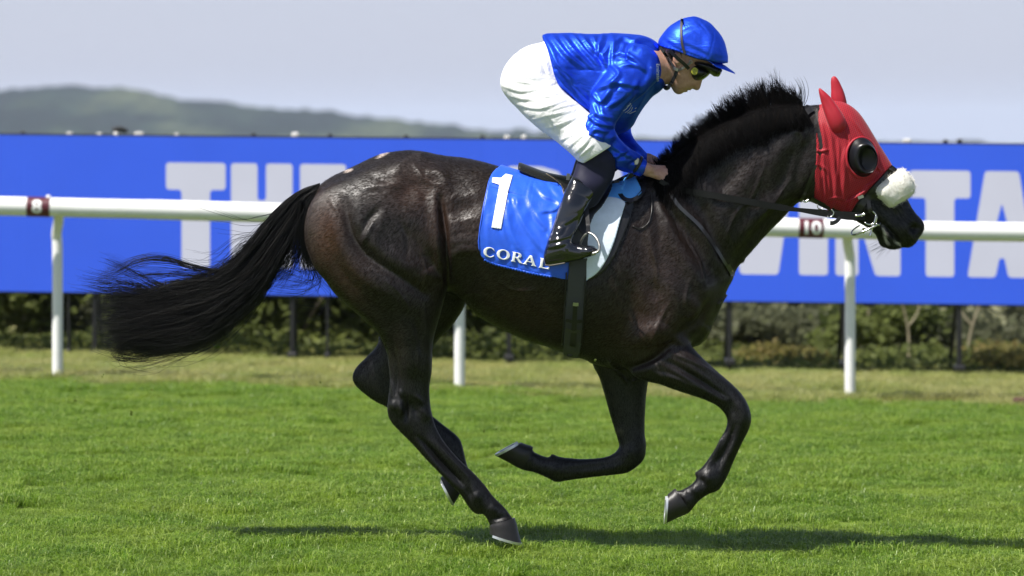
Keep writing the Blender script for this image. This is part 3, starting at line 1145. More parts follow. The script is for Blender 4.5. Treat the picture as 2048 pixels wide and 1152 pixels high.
def bush(px, Y, w, h, mat, n, seed, label, cat='bush', size=0.060, stems=7, stem_mat=BARK, group='bushes in the scrub behind the board'):
    rg = np.random.default_rng(seed)
    x = P(px, 700, Y)[0]; gz = float(ground_z(x, Y))
    root = empty('bush', (x, Y, gz)); tag(root, label, cat, group)
    cl = rg.normal(size=(16, 3)) * (w * .30, w * .26, h * .24) + (0, 0, h * .52)
    cl[:, 2] = np.clip(cl[:, 2], h * .15, h * .72)
    ci = rg.integers(0, 16, n)
    c = cl[ci] + rg.normal(size=(n, 3)) * (w * .12, w * .12, h * .13)
    c[:, 2] = np.clip(np.abs(c[:, 2]) + 0.01, 0, 1.28)
    v, q, r = leaves(c, n, size, rg)
    tone = rg.random(16) * .5
    r = np.clip(r * .5 + np.repeat(tone[ci], 4), 0, 1)
    o = mk('foliage', v, q, mat, root, False, {'rnd': r}); o['kind'] = 'stuff'
    m = MB()
    for i in range(stems):
        t = cl[i] * (1, 1, 1.15)
        m.tube(cr([(t[0] * .12, t[1] * .12, -.05), (t[0] * .5 + rg.normal() * .02, t[1] * .5, t[2] * .5), tuple(t)], 4), np.linspace(.014, .005, 9), 6)
    m.build('stem', stem_mat, root)
    return root


bush(60, 14.6, 1.3, 1.25, LG, 5200, 1, 'green leafy bush behind the white post of marker 8', 'bush')
bush(330, 15.2, 1.5, 1.3, LD, 5200, 2, 'dark green bush behind the horse tail', 'bush')
bush(560, 14.4, 1.2, 1.2, LG, 5200, 3, 'green bush below the letter H, left of the horse hind leg', 'bush')
bush(700, 15.4, 1.3, 1.3, LD, 4600, 4, 'dark bush just left of the horse hocks', 'bush')
bush(985, 15.0, 1.4, 1.2, LG, 5200, 5, 'green bush seen under the horse belly', 'bush')
bush(1500, 15.4, 1.2, 0.45, LD, 1500, 6, 'low grey-green bush right of the horse chest behind the board', 'bush', stems=4)
bush(1600, 13.7, 0.75, 0.22, LO, 1500, 7, 'low orange-brown bracken between two black board legs', 'bracken', 0.028, 5, STRAW)
bush(1765, 15.0, 0.8, 0.60, LG, 1300, 8, 'sparse bush just right of the tall white post', 'bush', stems=5)
bush(2010, 13.7, 0.9, 0.24, LO, 1500, 9, 'yellow-orange bracken at the right edge beside the last board leg', 'bracken', 0.028, 5, STRAW)
bush(1900, 15.6, 1.2, 0.42, LD, 1400, 10, 'low grey-green bush behind the rightmost black board leg', 'bush', stems=4)
# bare pale stems leaning in the scrub
for i, (px, py0, px1, py1, Y, lb) in enumerate(((1818, 700, 1790, 615, 14.2, 'pale forked dead stem right of the tall white post'), (1930, 690, 1985, 612, 14.5, 'thin straw-coloured stem leaning right by the last board leg'),
                                            (1700, 690, 1745, 600, 14.6, 'pale dead stem leaning behind the tall white post'), (40, 700, 82, 608, 14.3, 'thin pale stem leaning by the white post of marker 8'), (470, 690, 500, 630, 14.2, 'pale dry stem curving below the horse tail'))):
    a = np.array(P(px, py0, Y)); a[2] = float(ground_z(a[0], Y)) - .03
    b = np.array(P(px1, py1, Y)) + (0, 0, .25)
    mid = (a + b) / 2 + (0.05 * (-1) ** i, 0.02, -.02)
    m = MB().tube(cr([a, mid, b], 6), np.linspace(.014, .006, 13), 7)
    m.tube(cr([mid, mid + (0.09 * (-1) ** i, .03, .14), mid + (0.13 * (-1) ** i, .05, .42)], 5), np.linspace(.009, .004, 11), 6)
    tag(m.build('dead_stem', STRAW), lb, 'dead stem', 'dead stems in the scrub')

rg = np.random.default_rng(77)
n = 32000
cx = (rg.random(n) - .5) * 15; cy = 13.05 + rg.random(n) ** 1.2 * 3.4
hmax = 0.13 + 0.22 * (0.5 + 0.5 * np.sin(cx * 2.3 + 1.2 * np.sin(cy * 2))) * np.clip((cy - 12.95) / 0.5, 0.3, 1) 
hmax = hmax * np.where(cx > .8, .62, 1.0) + 0.26 * np.clip((cy - 14.2) / 1.6, 0, 1) * (cx < .8)
c = np.stack([cx, cy, ground_z(cx, cy) + rg.random(n) * hmax], 1)
v, q, r = leaves(c, n, 0.036, rg)
tag(mk('undergrowth', v, q, LG, None, False, {'rnd': np.clip(r * .6 + np.repeat(0.4 * (np.sin(cx * 3.1) * .5 + .5), 4), 0, 1)}), kind='stuff')

# a wooded bank farther down the slope closes the view under the board
n = 46000
tree_x = np.linspace(-21, 21, 24) + rg.normal(size=24) * .4; tree_y = 46 + rg.random(24) * 7; tree_h = 8.2 + rg.random(24) * 1.6
ti = rg.integers(0, 24, n)
u_ = rg.normal(size=(n, 3)); u_ /= np.linalg.norm(u_, axis=1)[:, None]; u_ *= (0.72 + .28 * rg.random(n))[:, None]
cx = tree_x[ti] + u_[:, 0] * 1.5; cy = tree_y[ti] + u_[:, 1] * 1.3
c = np.stack([cx, cy, ground_z(cx, cy) + tree_h[ti] * (.5 + u_[:, 2] * .5)], 1)
v, q, r = leaves(c, n, 0.17, rg)
tag(mk('far_wood_foliage', v, q, LD, None, False, {'rnd': np.clip(r * .45 + np.repeat(0.55 * rg.random(24)[ti], 4), 0, 1)}), kind='stuff')

# the small reddish-brown thing lying in the grass at the right edge
rust = simple('reddish_brown', (0.07, 0.028, 0.018), 0.8)
c = np.array(P(2040, 792, RAIL_Y - 0.25)); c[2] = float(ground_z(c[0], c[1]))
m = MB().box((c[0] - .045, c[1] - .05, c[2] + .02), (c[0] + .16, c[1] + .05, c[2] + .075), .014)
tag(m.build('block', rust, smooth=False), 'reddish-brown block lying in the grass at the right edge', 'block')
# ================================================================== HORSE
VX = 0.0060
torso_o = [(640, 371), (665, 353), (689, 342), (724, 325), (755, 311), (785, 304), (818, 301), (849, 304), (884, 311), (927, 316), (962, 323), (994, 332), (1040, 346), (1090, 358), (1140, 367), (1190, 371),
           (1240, 366), (1280, 356), (1310, 350), (1345, 352), (1385, 385), (1425, 430), (1450, 490), (1460, 530), (1459, 556), (1452, 580), (1447, 600), (1438, 622), (1429, 640), (1418, 664), (1405, 684),
           (1388, 693), (1355, 705), (1300, 732), (1240, 738), (1185, 727), (1173, 720), (1134, 708), (1095, 693), (1056, 681), (1017, 665), (978, 646), (951, 628), (931, 605), (900, 585), (840, 585), (760, 585),
           (695, 560), (640, 510), (616, 455), (617, 422), (630, 395)]
torso = Part(torso_o, [(1000, 500, 0)], [(690, 420, .17), (760, 400, .205), (850, 420, .225), (950, 480, .265), (1080, 520, .275), (1200, 520, .245), (1320, 500, .19), (1400, 560, .16), (1380, 640, .14)], k=.03)
hindN_o = [(700, 352), (760, 330), (820, 322), (862, 342), (882, 390), (888, 450), (889, 505), (893, 545), (892, 580), (885, 610), (877, 640), (869, 668), (865, 690), (864, 720), (863, 745), (859, 772), (860, 803),
           (864, 830), (874, 860), (892, 889), (918, 919), (944, 943), (969, 970), (987, 994), (1008, 1014), (1023, 1034), (1032, 1048), (1010, 1060), (984, 1056), (976, 1040), (966, 1028), (952, 1027), (939, 1016),
           (922, 990), (900, 967), (879, 945), (853, 919), (827, 890), (801, 864), (782, 843), (775, 822), (777, 795), (780, 765), (778, 735), (773, 704), (764, 680), (755, 666), (740, 651), (716, 629), (693, 609),
           (669, 586), (650, 560), (632, 539), (621, 515), (612, 489), (610, 458), (616, 424), (630, 395), (655, 372)]
hindN = Part(hindN_o, [(740, 430, -.10), (800, 600, -.125), (820, 720, -.13), (840, 880, -.12), (1000, 1030, -.11)],
             [(740, 440, .150), (800, 540, .145), (815, 640, .100), (820, 720, .065), (818, 770, .050), (820, 830, .040), (850, 880, .030), (900, 930, .025), (955, 995, .034), (990, 1020, .028), (1010, 1048, .034)], k=.022)
hindF_o = [(700, 352), (760, 330), (820, 322), (875, 345), (925, 430), (942, 500), (940, 560), (931, 605), (922, 625), (900, 656), (882, 673), (868, 690), (845, 722), (815, 760), (812, 785), (866, 833), (892, 854), (917, 875),
           (925, 893), (930, 915), (936, 938), (940, 960), (932, 974), (905, 950), (890, 930), (883, 912), (868, 896), (845, 874), (810, 843), (775, 815), (753, 804), (731, 789), (713, 773), (705, 757), (711, 737), (735, 712), (757, 685),
           (755, 640), (740, 600), (700, 560), (640, 500), (616, 440), (640, 385)]
hindF = Part(hindF_o, [(740, 430, .10), (820, 600, .125), (760, 740, .13), (860, 860, .12), (915, 950, .11)],
             [(760, 440, .150), (830, 540, .14), (850, 640, .09), (800, 720, .055), (755, 755, .042), (800, 800, .030), (860, 855, .026), (905, 895, .033), (918, 940, .028)], k=.022)
foreF_o = [(1200, 590), (1290, 590), (1312, 690), (1296, 764), (1291, 808), (1289, 862), (1292, 889), (1289, 915), (1275, 932), (1255, 945), (1231, 949), (1200, 952), (1160, 957), (1132, 961), (1112, 963), (1092, 954), (1068, 944), (1044, 938),
           (1036, 922), (1048, 902), (1062, 890), (1068, 904), (1096, 915), (1104, 908), (1120, 914), (1148, 917), (1168, 918), (1200, 916), (1223, 910), (1238, 895), (1236, 880), (1231, 864), (1221, 832), (1210, 792), (1199, 756), (1184, 724), (1172, 660)]
foreF = Part(foreF_o, [(1240, 650, .12), (1255, 850, .125), (1180, 935, .12), (1050, 915, .115)],
             [(1240, 680, .10), (1250, 780, .058), (1262, 850, .042), (1262, 910, .040), (1200, 934, .026), (1115, 938, .033), (1070, 922, .026), (1046, 915, .032)], k=.022)
foreN_o = [(1262, 702), (1300, 672), (1331, 664), (1353, 667), (1371, 678), (1387, 697), (1407, 718), (1431, 740), (1459, 764), (1482, 787), (1495, 809), (1502, 836), (1497, 860), (1483, 888), (1467, 923), (1455, 951), (1444, 971),
           (1435, 981), (1415, 989), (1396, 1003), (1374, 1027), (1352, 1010), (1347, 984), (1362, 981), (1383, 969), (1393, 956), (1389, 947), (1403, 936), (1419, 915), (1435, 891), (1449, 864), (1455, 844), (1450, 828), (1435, 812), (1411, 800),
           (1383, 790), (1351, 780), (1319, 768), (1293, 762), (1262, 745)]
foreN = Part(foreN_o, [(1300, 710, -.11), (1400, 750, -.13), (1475, 840, -.13), (1430, 950, -.12), (1365, 1000, -.12)],
             [(1310, 715, .085), (1380, 740, .070), (1440, 785, .050), (1475, 832, .043), (1460, 890, .029), (1440, 925, .026), (1420, 960, .034), (1390, 985, .027), (1362, 1003, .033)], k=.020)
shoulderN = Part([(1290, 405), (1335, 425), (1380, 475), (1418, 540), (1428, 600), (1405, 650), (1368, 690), (1310, 712), (1252, 735), (1236, 665), (1230, 590), (1240, 510), (1260, 445)], [(1330, 570, -.095)],
                 [(1320, 500, .105), (1330, 600, .125), (1290, 690, .10)], k=.03)
shoulderF = Part([(1290, 405), (1335, 425), (1380, 475), (1418, 540), (1428, 600), (1405, 650), (1368, 690), (1310, 712), (1252, 735), (1236, 665), (1230, 590), (1240, 510), (1260, 445)], [(1330, 570, .095)],
                 [(1320, 500, .105), (1330, 600, .125), (1290, 690, .10)], k=.03)
neck = Part([(1275, 358), (1300, 342), (1340, 318), (1400, 274), (1470, 236), (1540, 214), (1600, 212), (1645, 214), (1690, 240), (1700, 300), (1680, 370), (1640, 402), (1600, 403), (1564, 438), (1533, 469), (1497, 510), (1471, 539),
             (1456, 562), (1425, 580), (1370, 560), (1310, 500), (1270, 420)], [(1450, 380, 0)], [(1330, 420, .135), (1400, 400, .125), (1450, 350, .105), (1530, 310, .09), (1600, 300, .085), (1660, 290, .08)], k=.045)
head_o = [(1628, 224), (1645, 212), (1668, 206), (1693, 212), (1714, 228), (1731, 252), (1752, 287), (1780, 332), (1797, 365), (1814, 398), (1829, 424), (1842, 438), (1848, 450), (1845, 464), (1837, 476), (1830, 487), (1818, 495), (1805, 494),
          (1798, 497), (1784, 499), (1772, 496), (1761, 491), (1756, 480), (1750, 468), (1735, 455), (1714, 443), (1689, 428), (1662, 416), (1640, 406), (1624, 392), (1616, 365), (1616, 330), (1618, 280)]
head = Part(head_o, [(1720, 350, 0)], [(1665, 240, .075), (1690, 300, .098), (1660, 370, .078), (1720, 400, .065), (1760, 370, .062), (1790, 420, .050), (1825, 455, .047), (1775, 480, .036)], k=.03)
BODY = [torso, neck, head, hindN, hindF, foreF, foreN, shoulderN, shoulderF]
TRUNK = [torso, shoulderN, shoulderF, neck]
Ab, axb = union(BODY, VX)
hp, hq = iso(Ab, axb, VX)
hp = relax(hp, hq, 2)
del Ab

MUSCLE = [
    # quarter
    ([(690, 405), (700, 455), (722, 498), (748, 522), (800, 555), (850, 588)], -9, 8), ([(668, 430), (684, 495), (718, 545), (785, 592), (838, 622)], 6, 13),
    ([(712, 395), (722, 450), (750, 490), (800, 520), (850, 548)], 4, 11),
    ([(757, 416), (738, 440), (726, 470)], -5, 5), ([(747, 440), (733, 470), (724, 488)], 4, 4.5), ([(770, 430), (755, 460), (752, 490)], 3, 7),
    ([(850, 346), (880, 349), (896, 374)], 7, 9), ([(881, 395), (884, 430), (889, 480), (893, 520), (896, 560)], -15, 5), ([(868, 400), (876, 470), (883, 535), (886, 575)], 7, 9),
    ([(855, 535), (872, 566)], 7, 11), ([(800, 402), (832, 362)], -6, 16), ([(820, 425), (850, 470), (856, 510)], 6, 14), ([(790, 350), (806, 322), (836, 306)], 4, 7), ([(820, 360), (846, 375), (858, 410)], -4, 9),
    ([(640, 380), (622, 420), (616, 470)], 4, 10), ([(660, 470), (676, 530), (712, 580)], -4, 9), ([(700, 600), (740, 635), (770, 660)], 3, 8),
    # gaskin, hock, cannon
    ([(800, 625), (815, 690), (822, 740)], 4, 12), ([(786, 690), (793, 745), (792, 785)], -4, 5), ([(850, 640), (852, 700), (850, 750)], 3, 7), ([(838, 650), (838, 700)], -3, 5),
    ([(786, 800), (792, 822)], 4, 7), ([(806, 792), (812, 815), (811, 838)], -5, 4), ([(800, 802), (803, 826)], 3, 3), ([(845, 815), (858, 840)], 3, 7), ([(825, 800), (832, 830)], -3, 6),
    ([(845, 880), (890, 932), (925, 968)], -4, 4), ([(860, 880), (905, 925), (945, 962)], 2.5, 5), ([(832, 882), (880, 938), (920, 980)], 2, 4), ([(948, 985), (960, 1000)], 4, 8), ([(936, 975), (944, 1000)], -3, 4), ([(980, 1010), (992, 1025)], 3, 6), ([(985, 1040), (1020, 1030)], -3, 4),
    # flank and ribs
    ([(905, 395), (922, 420), (930, 460)], -9, 20), ([(898, 402), (935, 392), (966, 380)], 2.2, 6), ([(900, 424), (935, 416), (962, 412)], -1.8, 6), ([(900, 445), (935, 438), (960, 440)], 2.2, 5), ([(898, 470), (930, 462), (958, 466)], -2, 5),
    ([(896, 492), (925, 480), (955, 482)], 2, 5), ([(892, 520), (925, 500), (962, 500)], 5, 8), ([(905, 545), (935, 550), (950, 590)], -4, 12), ([(960, 545), (990, 600), (1040, 640)], 3, 16), ([(1040, 560), (1060, 610), (1090, 650)], 3, 9), ([(1070, 560), (1090, 610), (1115, 650)], -3, 8),
    ([(1000, 540), (1018, 590), (1050, 630)], -3, 8),
    # shoulder
    ([(1282, 392), (1330, 455), (1382, 535), (1410, 590)], 6, 12), ([(1318, 392), (1370, 465), (1420, 550)], -5, 9), ([(1345, 392), (1400, 460), (1436, 530)], 5, 9), ([(1300, 400), (1316, 440), (1322, 480)], -3.5, 6), ([(1318, 402), (1336, 440), (1350, 470)], 3.5, 5), ([(1285, 430), (1300, 470), (1310, 520)], 3, 6),
    ([(1246, 742), (1290, 726), (1325, 704), (1345, 682)], -10, 5), ([(1240, 690), (1290, 680), (1330, 650)], 5, 16), ([(1255, 560), (1270, 620), (1300, 660)], -4, 14), ([(1340, 560), (1350, 610), (1340, 650)], 5, 16), ([(1425, 595), (1400, 640), (1358, 668)], -8, 8), ([(1415, 650), (1402, 675)], 5, 10), ([(1300, 560), (1320, 600)], -4, 12),
    ([(1375, 590), (1390, 620), (1380, 650)], 4, 10),
    # neck
    ([(1592, 400), (1545, 435), (1500, 485), (1462, 540)], -6, 8), ([(1570, 385), (1520, 425), (1480, 480)], 5, 10), ([(1480, 330), (1440, 380), (1430, 440)], -4, 12), ([(1540, 300), (1500, 350), (1470, 410)], 4, 14), ([(1600, 250), (1560, 300), (1530, 360)], 4, 12), ([(1590, 300), (1570, 350), (1560, 390)], -4, 9), ([(1420, 390), (1440, 440), (1460, 490)], 3, 10), ([(1400, 410), (1420, 460), (1440, 510)], -3, 8),
    ([(1588, 262), (1602, 268), (1606, 285)], 2.5, 3), ([(1618, 280), (1600, 330), (1590, 380)], -4, 7),
    # forearm and near fore cannon
    ([(1335, 722), (1395, 757), (1450, 792)], -4.5, 4.5), ([(1345, 738), (1405, 776), (1445, 800)], 3.5, 5), ([(1360, 705), (1410, 745), (1455, 778)], 4, 7), ([(1300, 740), (1360, 768), (1400, 785)], 2.5, 6), ([(1375, 720), (1420, 755), (1462, 786)], -3, 4), ([(1330, 690), (1355, 680), (1372, 692)], 4, 8),
    ([(1478, 800), (1488, 825), (1484, 852)], 4, 8), ([(1460, 800), (1466, 830)], -3, 5), ([(1468, 850), (1455, 890), (1432, 930)], -3.5, 4), ([(1478, 860), (1462, 900), (1444, 940)], 2.5, 5), ([(1446, 870), (1432, 905), (1415, 930)], 2.5, 4), ([(1410, 945), (1420, 965)], 4, 8), ([(1402, 955), (1408, 968)], -3, 4), ([(1385, 975), (1395, 985)], 2.5, 5), ([(1356, 988), (1372, 1012)], -3, 3.5),
    # veins and tendons
    ([(905, 600), (950, 585), (1000, 600)], 2, 2.2), ([(1000, 565), (1030, 580), (1075, 578)], 1.8, 2.2), ([(700, 420), (712, 470), (735, 505)], 2.2, 2.4), ([(770, 560), (800, 585), (820, 620)], 2, 2.4), ([(840, 500), (850, 540), (846, 580)], 2, 2.4), ([(660, 400), (680, 430), (690, 470)], 2, 3), ([(820, 640), (834, 690), (836, 740)], 2, 2.4), ([(846, 600), (850, 650), (846, 700)], 2, 2.6),
    ([(800, 440), (815, 480), (812, 520)], -2.5, 4), ([(830, 330), (850, 360), (880, 372)], 2.4, 3), ([(740, 350), (770, 360), (800, 350)], -2, 5), ([(720, 380), (760, 372), (800, 372)], 2, 4), ([(1370, 420), (1376, 470), (1400, 520), (1405, 560)], 2.2, 2.4), ([(1290, 470), (1310, 520), (1316, 570)], 2, 2.6), ([(1340, 600), (1320, 640), (1300, 690)], 2.2, 2.6), ([(1380, 560), (1370, 600), (1376, 640)], 2, 2.6),
    ([(1500, 400), (1470, 430), (1450, 480)], 2, 2.4), ([(1530, 330), (1510, 380), (1500, 400)], 2, 2.6), ([(1580, 360), (1550, 400), (1510, 440)], 2.2, 2.4), ([(1350, 430), (1360, 470)], -2, 3), ([(1400, 440), (1412, 480), (1425, 500)], 2, 2.4), ([(1330, 700), (1380, 722), (1425, 745)], 2.2, 2.2), ([(1310, 745), (1350, 755), (1395, 775)], 2, 2.2), ([(1450, 850), (1440, 890), (1425, 915)], 2, 1.8),
    ([(1466, 860), (1450, 905), (1437, 940)], -2, 1.8), ([(868, 880), (900, 915), (940, 958)], 2, 1.8), ([(836, 872), (880, 925), (918, 962)], -2, 1.8), ([(800, 780), (806, 800), (802, 830)], 2.6, 2.2), ([(782, 760), (786, 790)], 2, 2.4), ([(830, 790), (846, 806)], 2, 3), ([(1720, 410), (1745, 425), (1752, 440)], 1.6, 2), ([(1775, 395), (1790, 415), (1800, 435)], 1.8, 2.2), ([(1760, 410), (1780, 430)], -1.6, 2.4),
    # face
    ([(1757, 441), (1776, 458), (1789, 472), (1797, 487)], -9, 3.2), ([(1760, 452), (1778, 470), (1786, 488)], 3, 4), ([(1829, 457)], -14, 6.5), ([(1838, 440), (1846, 455), (1838, 470)], 3, 4), ([(1818, 445), (1814, 462), (1822, 474)], 3.5, 5), ([(1700, 400), (1740, 420), (1760, 436)], 4, 7), ([(1730, 385), (1775, 410), (1800, 440)], -3, 8), ([(1770, 372), (1800, 412), (1815, 430)], 3, 6), ([(1740, 395), (1765, 405)], -3, 4),
]
FAR_FORE = [([(1235, 880), (1262, 870), (1285, 890)], 2, 8), ([(1262, 905)], 4, 9), ([(1248, 920), (1200, 932), (1140, 940)], -3, 4), ([(1240, 908), (1190, 922), (1130, 930)], 2.5, 4), ([(1112, 940)], 4, 8), ([(1240, 858)], 3, 7)]
hn = normals(hp, hq)
px_, py_ = to_px(hp)
nearw = np.clip(-hn[:, 1] * 1.5 + 0.1, 0, 1) * (hp[:, 1] < 0.02)
bump = stroke_field(px_, py_, MUSCLE) * nearw * (1.7 + 1.3 * np.clip((py_ - 690) / 60, 0, 1) + .9 * np.clip((px_ - 1180) / 60, 0, 1) * (py_ < 690) * (px_ < 1690) + .35 * (px_ < 900))
bump = bump + .0005 * np.sin(px_ * .16 + 3 * np.sin(py_ * .045)) * np.sin(py_ * .13 + 2 * np.sin(px_ * .05)) * nearw * (py_ < 690)
farw = np.clip(-hn[:, 1] * 1.5 + 0.1, 0, 1) * (hp[:, 1] >= 0.02)
bump = bump + stroke_field(px_, py_, FAR_FORE) * farw
# the far side repeats the big forms
px_m, py_m = px_, py_
bump = bump + stroke_field(px_, py_, [m for m in MUSCLE if m[2] >= 9]) * np.clip(hn[:, 1] * 1.5 + .1, 0, 1) * (hp[:, 1] > 0.0)
hp = hp + hn * bump[:, None]
px_, py_ = to_px(hp)


def blob(px, py, cx, cy, rx, ry, rot=0.0):
    c, s = math.cos(rot), math.sin(rot)
    dx, dy = px - cx, py - cy
    return np.exp(-0.5 * (((dx * c + dy * s) / rx) ** 2 + ((-dx * s + dy * c) / ry) ** 2))


# coat: black-brown, warmer on the quarters and shoulder, black on the legs and face
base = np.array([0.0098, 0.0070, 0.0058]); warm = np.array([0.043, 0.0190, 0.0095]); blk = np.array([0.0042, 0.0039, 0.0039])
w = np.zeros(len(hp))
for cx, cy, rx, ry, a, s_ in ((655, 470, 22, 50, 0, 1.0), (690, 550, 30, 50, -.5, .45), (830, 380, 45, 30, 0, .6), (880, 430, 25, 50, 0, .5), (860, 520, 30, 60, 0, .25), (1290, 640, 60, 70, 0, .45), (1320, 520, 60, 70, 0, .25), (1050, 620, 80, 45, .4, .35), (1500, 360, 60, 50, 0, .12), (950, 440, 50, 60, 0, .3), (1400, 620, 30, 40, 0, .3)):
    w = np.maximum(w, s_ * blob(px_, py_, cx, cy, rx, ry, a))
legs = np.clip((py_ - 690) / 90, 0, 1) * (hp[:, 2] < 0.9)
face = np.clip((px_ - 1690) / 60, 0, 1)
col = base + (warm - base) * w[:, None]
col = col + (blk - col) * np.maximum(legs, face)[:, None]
# clipped coat lies the other way below a curved line on the quarters: its grey sheen is painted into the colour
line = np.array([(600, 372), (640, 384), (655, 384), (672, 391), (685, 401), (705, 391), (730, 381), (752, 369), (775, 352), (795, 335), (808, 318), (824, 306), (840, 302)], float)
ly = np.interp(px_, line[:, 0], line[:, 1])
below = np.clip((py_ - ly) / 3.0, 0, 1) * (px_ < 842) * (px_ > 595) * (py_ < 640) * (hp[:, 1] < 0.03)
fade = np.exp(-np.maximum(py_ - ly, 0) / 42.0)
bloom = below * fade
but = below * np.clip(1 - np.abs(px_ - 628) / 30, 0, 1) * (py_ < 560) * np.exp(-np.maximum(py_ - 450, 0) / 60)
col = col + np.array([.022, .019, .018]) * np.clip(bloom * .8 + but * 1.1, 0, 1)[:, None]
# two small bald pale patches on the croup
patch = np.clip(1.6 * blob(px_, py_, 768, 309, 12, 2.4, -.5) - .5, 0, 1) + np.clip(1.6 * blob(px_, py_, 698, 341, 7, 2.4, -.35) - .5, 0, 1)
patch = np.clip(patch * 2, 0, 1) * (hp[:, 1] < 0.06)
col = col + (np.array([.36, .30, .26]) - col) * patch[:, None]
# foam at the mouth, pink inner lip, dark nostril and mouth slit
# coat blackened under the mane, taking out the sunlit band along the crest
mz = np.interp(px_, [1300, 1340, 1400, 1450, 1500, 1560, 1600, 1618], [395, 385, 362, 335, 302, 268, 246, 226])
mane_dark = np.clip((mz - py_) / 14, 0, 1) * (px_ > 1310) * (px_ < 1618) * (hp[:, 2] > 1.3)
col = col * (1 - .8 * mane_dark[:, None])
foam = stroke_field(px_, py_, [([(1763, 450), (1768, 465), (1770, 478), (1777, 492)], 1000, 2.6), ([(1795, 484), (1800, 491)], 900, 2.5), ([(1787, 480), (1793, 487)], 600, 2.2)]) * (hp[:, 1] < 0)
rr_ = np.random.default_rng(4).random(len(hp))
foam = np.clip(foam * 1.6 - .35 - rr_ * .25, 0, 1)
col = col + (np.array([.50, .48, .45]) - col) * foam[:, None]
slit = np.clip(stroke_field(px_, py_, [([(1772, 456), (1784, 466), (1793, 480)], 1500, 2.0), ([(1829, 457)], 1300, 6.0)]), 0, 1) * (hp[:, 1] < 0)
col = col * (1 - .85 * slit[:, None])
chest_ = np.clip(stroke_field(px_, py_, [([(1238, 862)], 1300, 5)]) , 0, 1) * (hp[:, 1] > 0.03)     # chestnut on the far foreleg
col = col + (np.array([.04, .035, .03]) - col) * chest_[:, None]

k = Nodes('horse_coat')
v = k.coord(kind='Object', scale=(1, 1, 1))
vh = k.coord(kind='Object', scale=(1.0, 1.0, 2.2), rot=(0, R(35), 0))
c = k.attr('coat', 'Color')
fine = k.noise(330, 2, 0.7, vh)
mid = k.noise(26, 4, 0.65, vh)
c = k.mix(1.0, c, k.ramp(fine, [(0.25, (0.55, 0.55, 0.55)), (0.75, (1.6, 1.55, 1.5))]), 'MULTIPLY')
c = k.mix(0.35, c, k.ramp(mid, [(0.3, (0.6, 0.6, 0.6)), (0.7, (1.35, 1.3, 1.3))]), 'MULTIPLY')
rg_ = k.ramp(mid, [(0.3, (0.41, 0.41, 0.41)), (0.7, (0.48, 0.48, 0.48))])
k.set(c, rg_, 0, 0.52)
k.b.inputs['Sheen Weight'].default_value = 0.015
k.b.inputs['Sheen Roughness'].default_value = 0.35
k.b.inputs['Sheen Tint'].default_value = (1.0, 0.93, 0.88, 1)
h_ = k.math('ADD', k.math('MULTIPLY', fine, 0.6), k.math('MULTIPLY', k.noise(70, 3, 0.6, vh), 0.15))
k.bump(h_, 0.30, 0.0026)
COAT = k.m
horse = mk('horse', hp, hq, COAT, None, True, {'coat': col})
tag(horse, 'black-brown racehorse galloping to the right in a red hood', 'horse')

# ------------------------------------------------------------------ hooves with shoes
HOOF = Nodes('hoof_horn')
v = HOOF.coord(scale=(1, 1, 1))
w_ = HOOF.n('ShaderNodeTexWave', wave_type='BANDS'); w_.inputs['Scale'].default_value = 60; w_.inputs['Distortion'].default_value = 4
HOOF.l(v, w_.inputs['Vector'])
HOOF.set(HOOF.mix(HOOF.noise(40, 4, .6, v), (0.006, 0.0058, 0.0058), (0.022, 0.019, 0.017)), 0.42, 0, 0.45)
HOOF.bump(w_.outputs['Fac'], 0.12, 0.002)
HOOF = HOOF.m
SHOE = simple('aluminium_shoe', (0.62, 0.64, 0.64), 0.35, 0.75)


def hoof(cor_toe, cor_heel, toe, heel, Y, lat, label=None):
    a = np.array(P(*cor_toe, Y)); b = np.array(P(*cor_heel, Y)); t = np.array(P(*toe, Y)); h = np.array(P(*heel, Y))
    n = 26
    th = np.linspace(0, 2 * math.pi, n, endpoint=False)
    rings = []
    for f in (-0.12, 0.0, 0.15, 0.4, 0.7, 0.9, 1.0):
        p0 = a + (t - a) * f; p1 = b + (h - b) * f
        c = (p0 + p1) / 2; e = (p0 - p1) / 2
        la = lat * (0.80 + 0.20 * max(f, 0)) * (0.93 if f < 0 else 1)
        bl = 1.03 if abs(f - .15) < .01 else 1.0
        ring = [c + e * bl * math.copysign(abs(math.cos(q)) ** (0.92), math.cos(q)) + np.array([0, la * bl, 0]) * math.sin(q) for q in th]
        rings.append(ring)
    o = auto_smooth(MB().rings(rings, cap=True).build('hoof', HOOF, horse), 55)
    dn = (t + h) / 2 - (a + b) / 2
    ax_ = (t - h) / np.linalg.norm(t - h); dn = dn - ax_ * dn.dot(ax_); dn /= np.linalg.norm(dn)
    base = np.array(rings[-1]); c = base.mean(0)
    order = [i for i in range(n) if math.cos(th[i]) > -0.80]
    order = sorted(order, key=lambda i: (th[i] + math.pi) % (2 * math.pi))
    ro, ri = [], []
    rr = []
    for i in order:
        po = c + (base[i] - c) * 1.035; pi = c + (base[i] - c) * 0.72
        rr.append([po - dn * 0.001, po + dn * 0.0085, pi + dn * 0.0085, pi - dn * 0.001])
    s_ = auto_smooth(MB().rings(np.array(rr), cap=True).build('horseshoe', SHOE, o), 40)
    return o


hoof((1031, 1041), (980, 1050), (1043, 1086), (979, 1067), -.11, .052)
hoof((1375, 1026), (1349, 978), (1332, 1047), (1336, 988), -.12, .050)
hoof((934, 964), (900, 940), (908, 1008), (881, 955), .11, .050)
hoof((1040, 937), (1064, 893), (992, 912), (1042, 885), .115, .050)

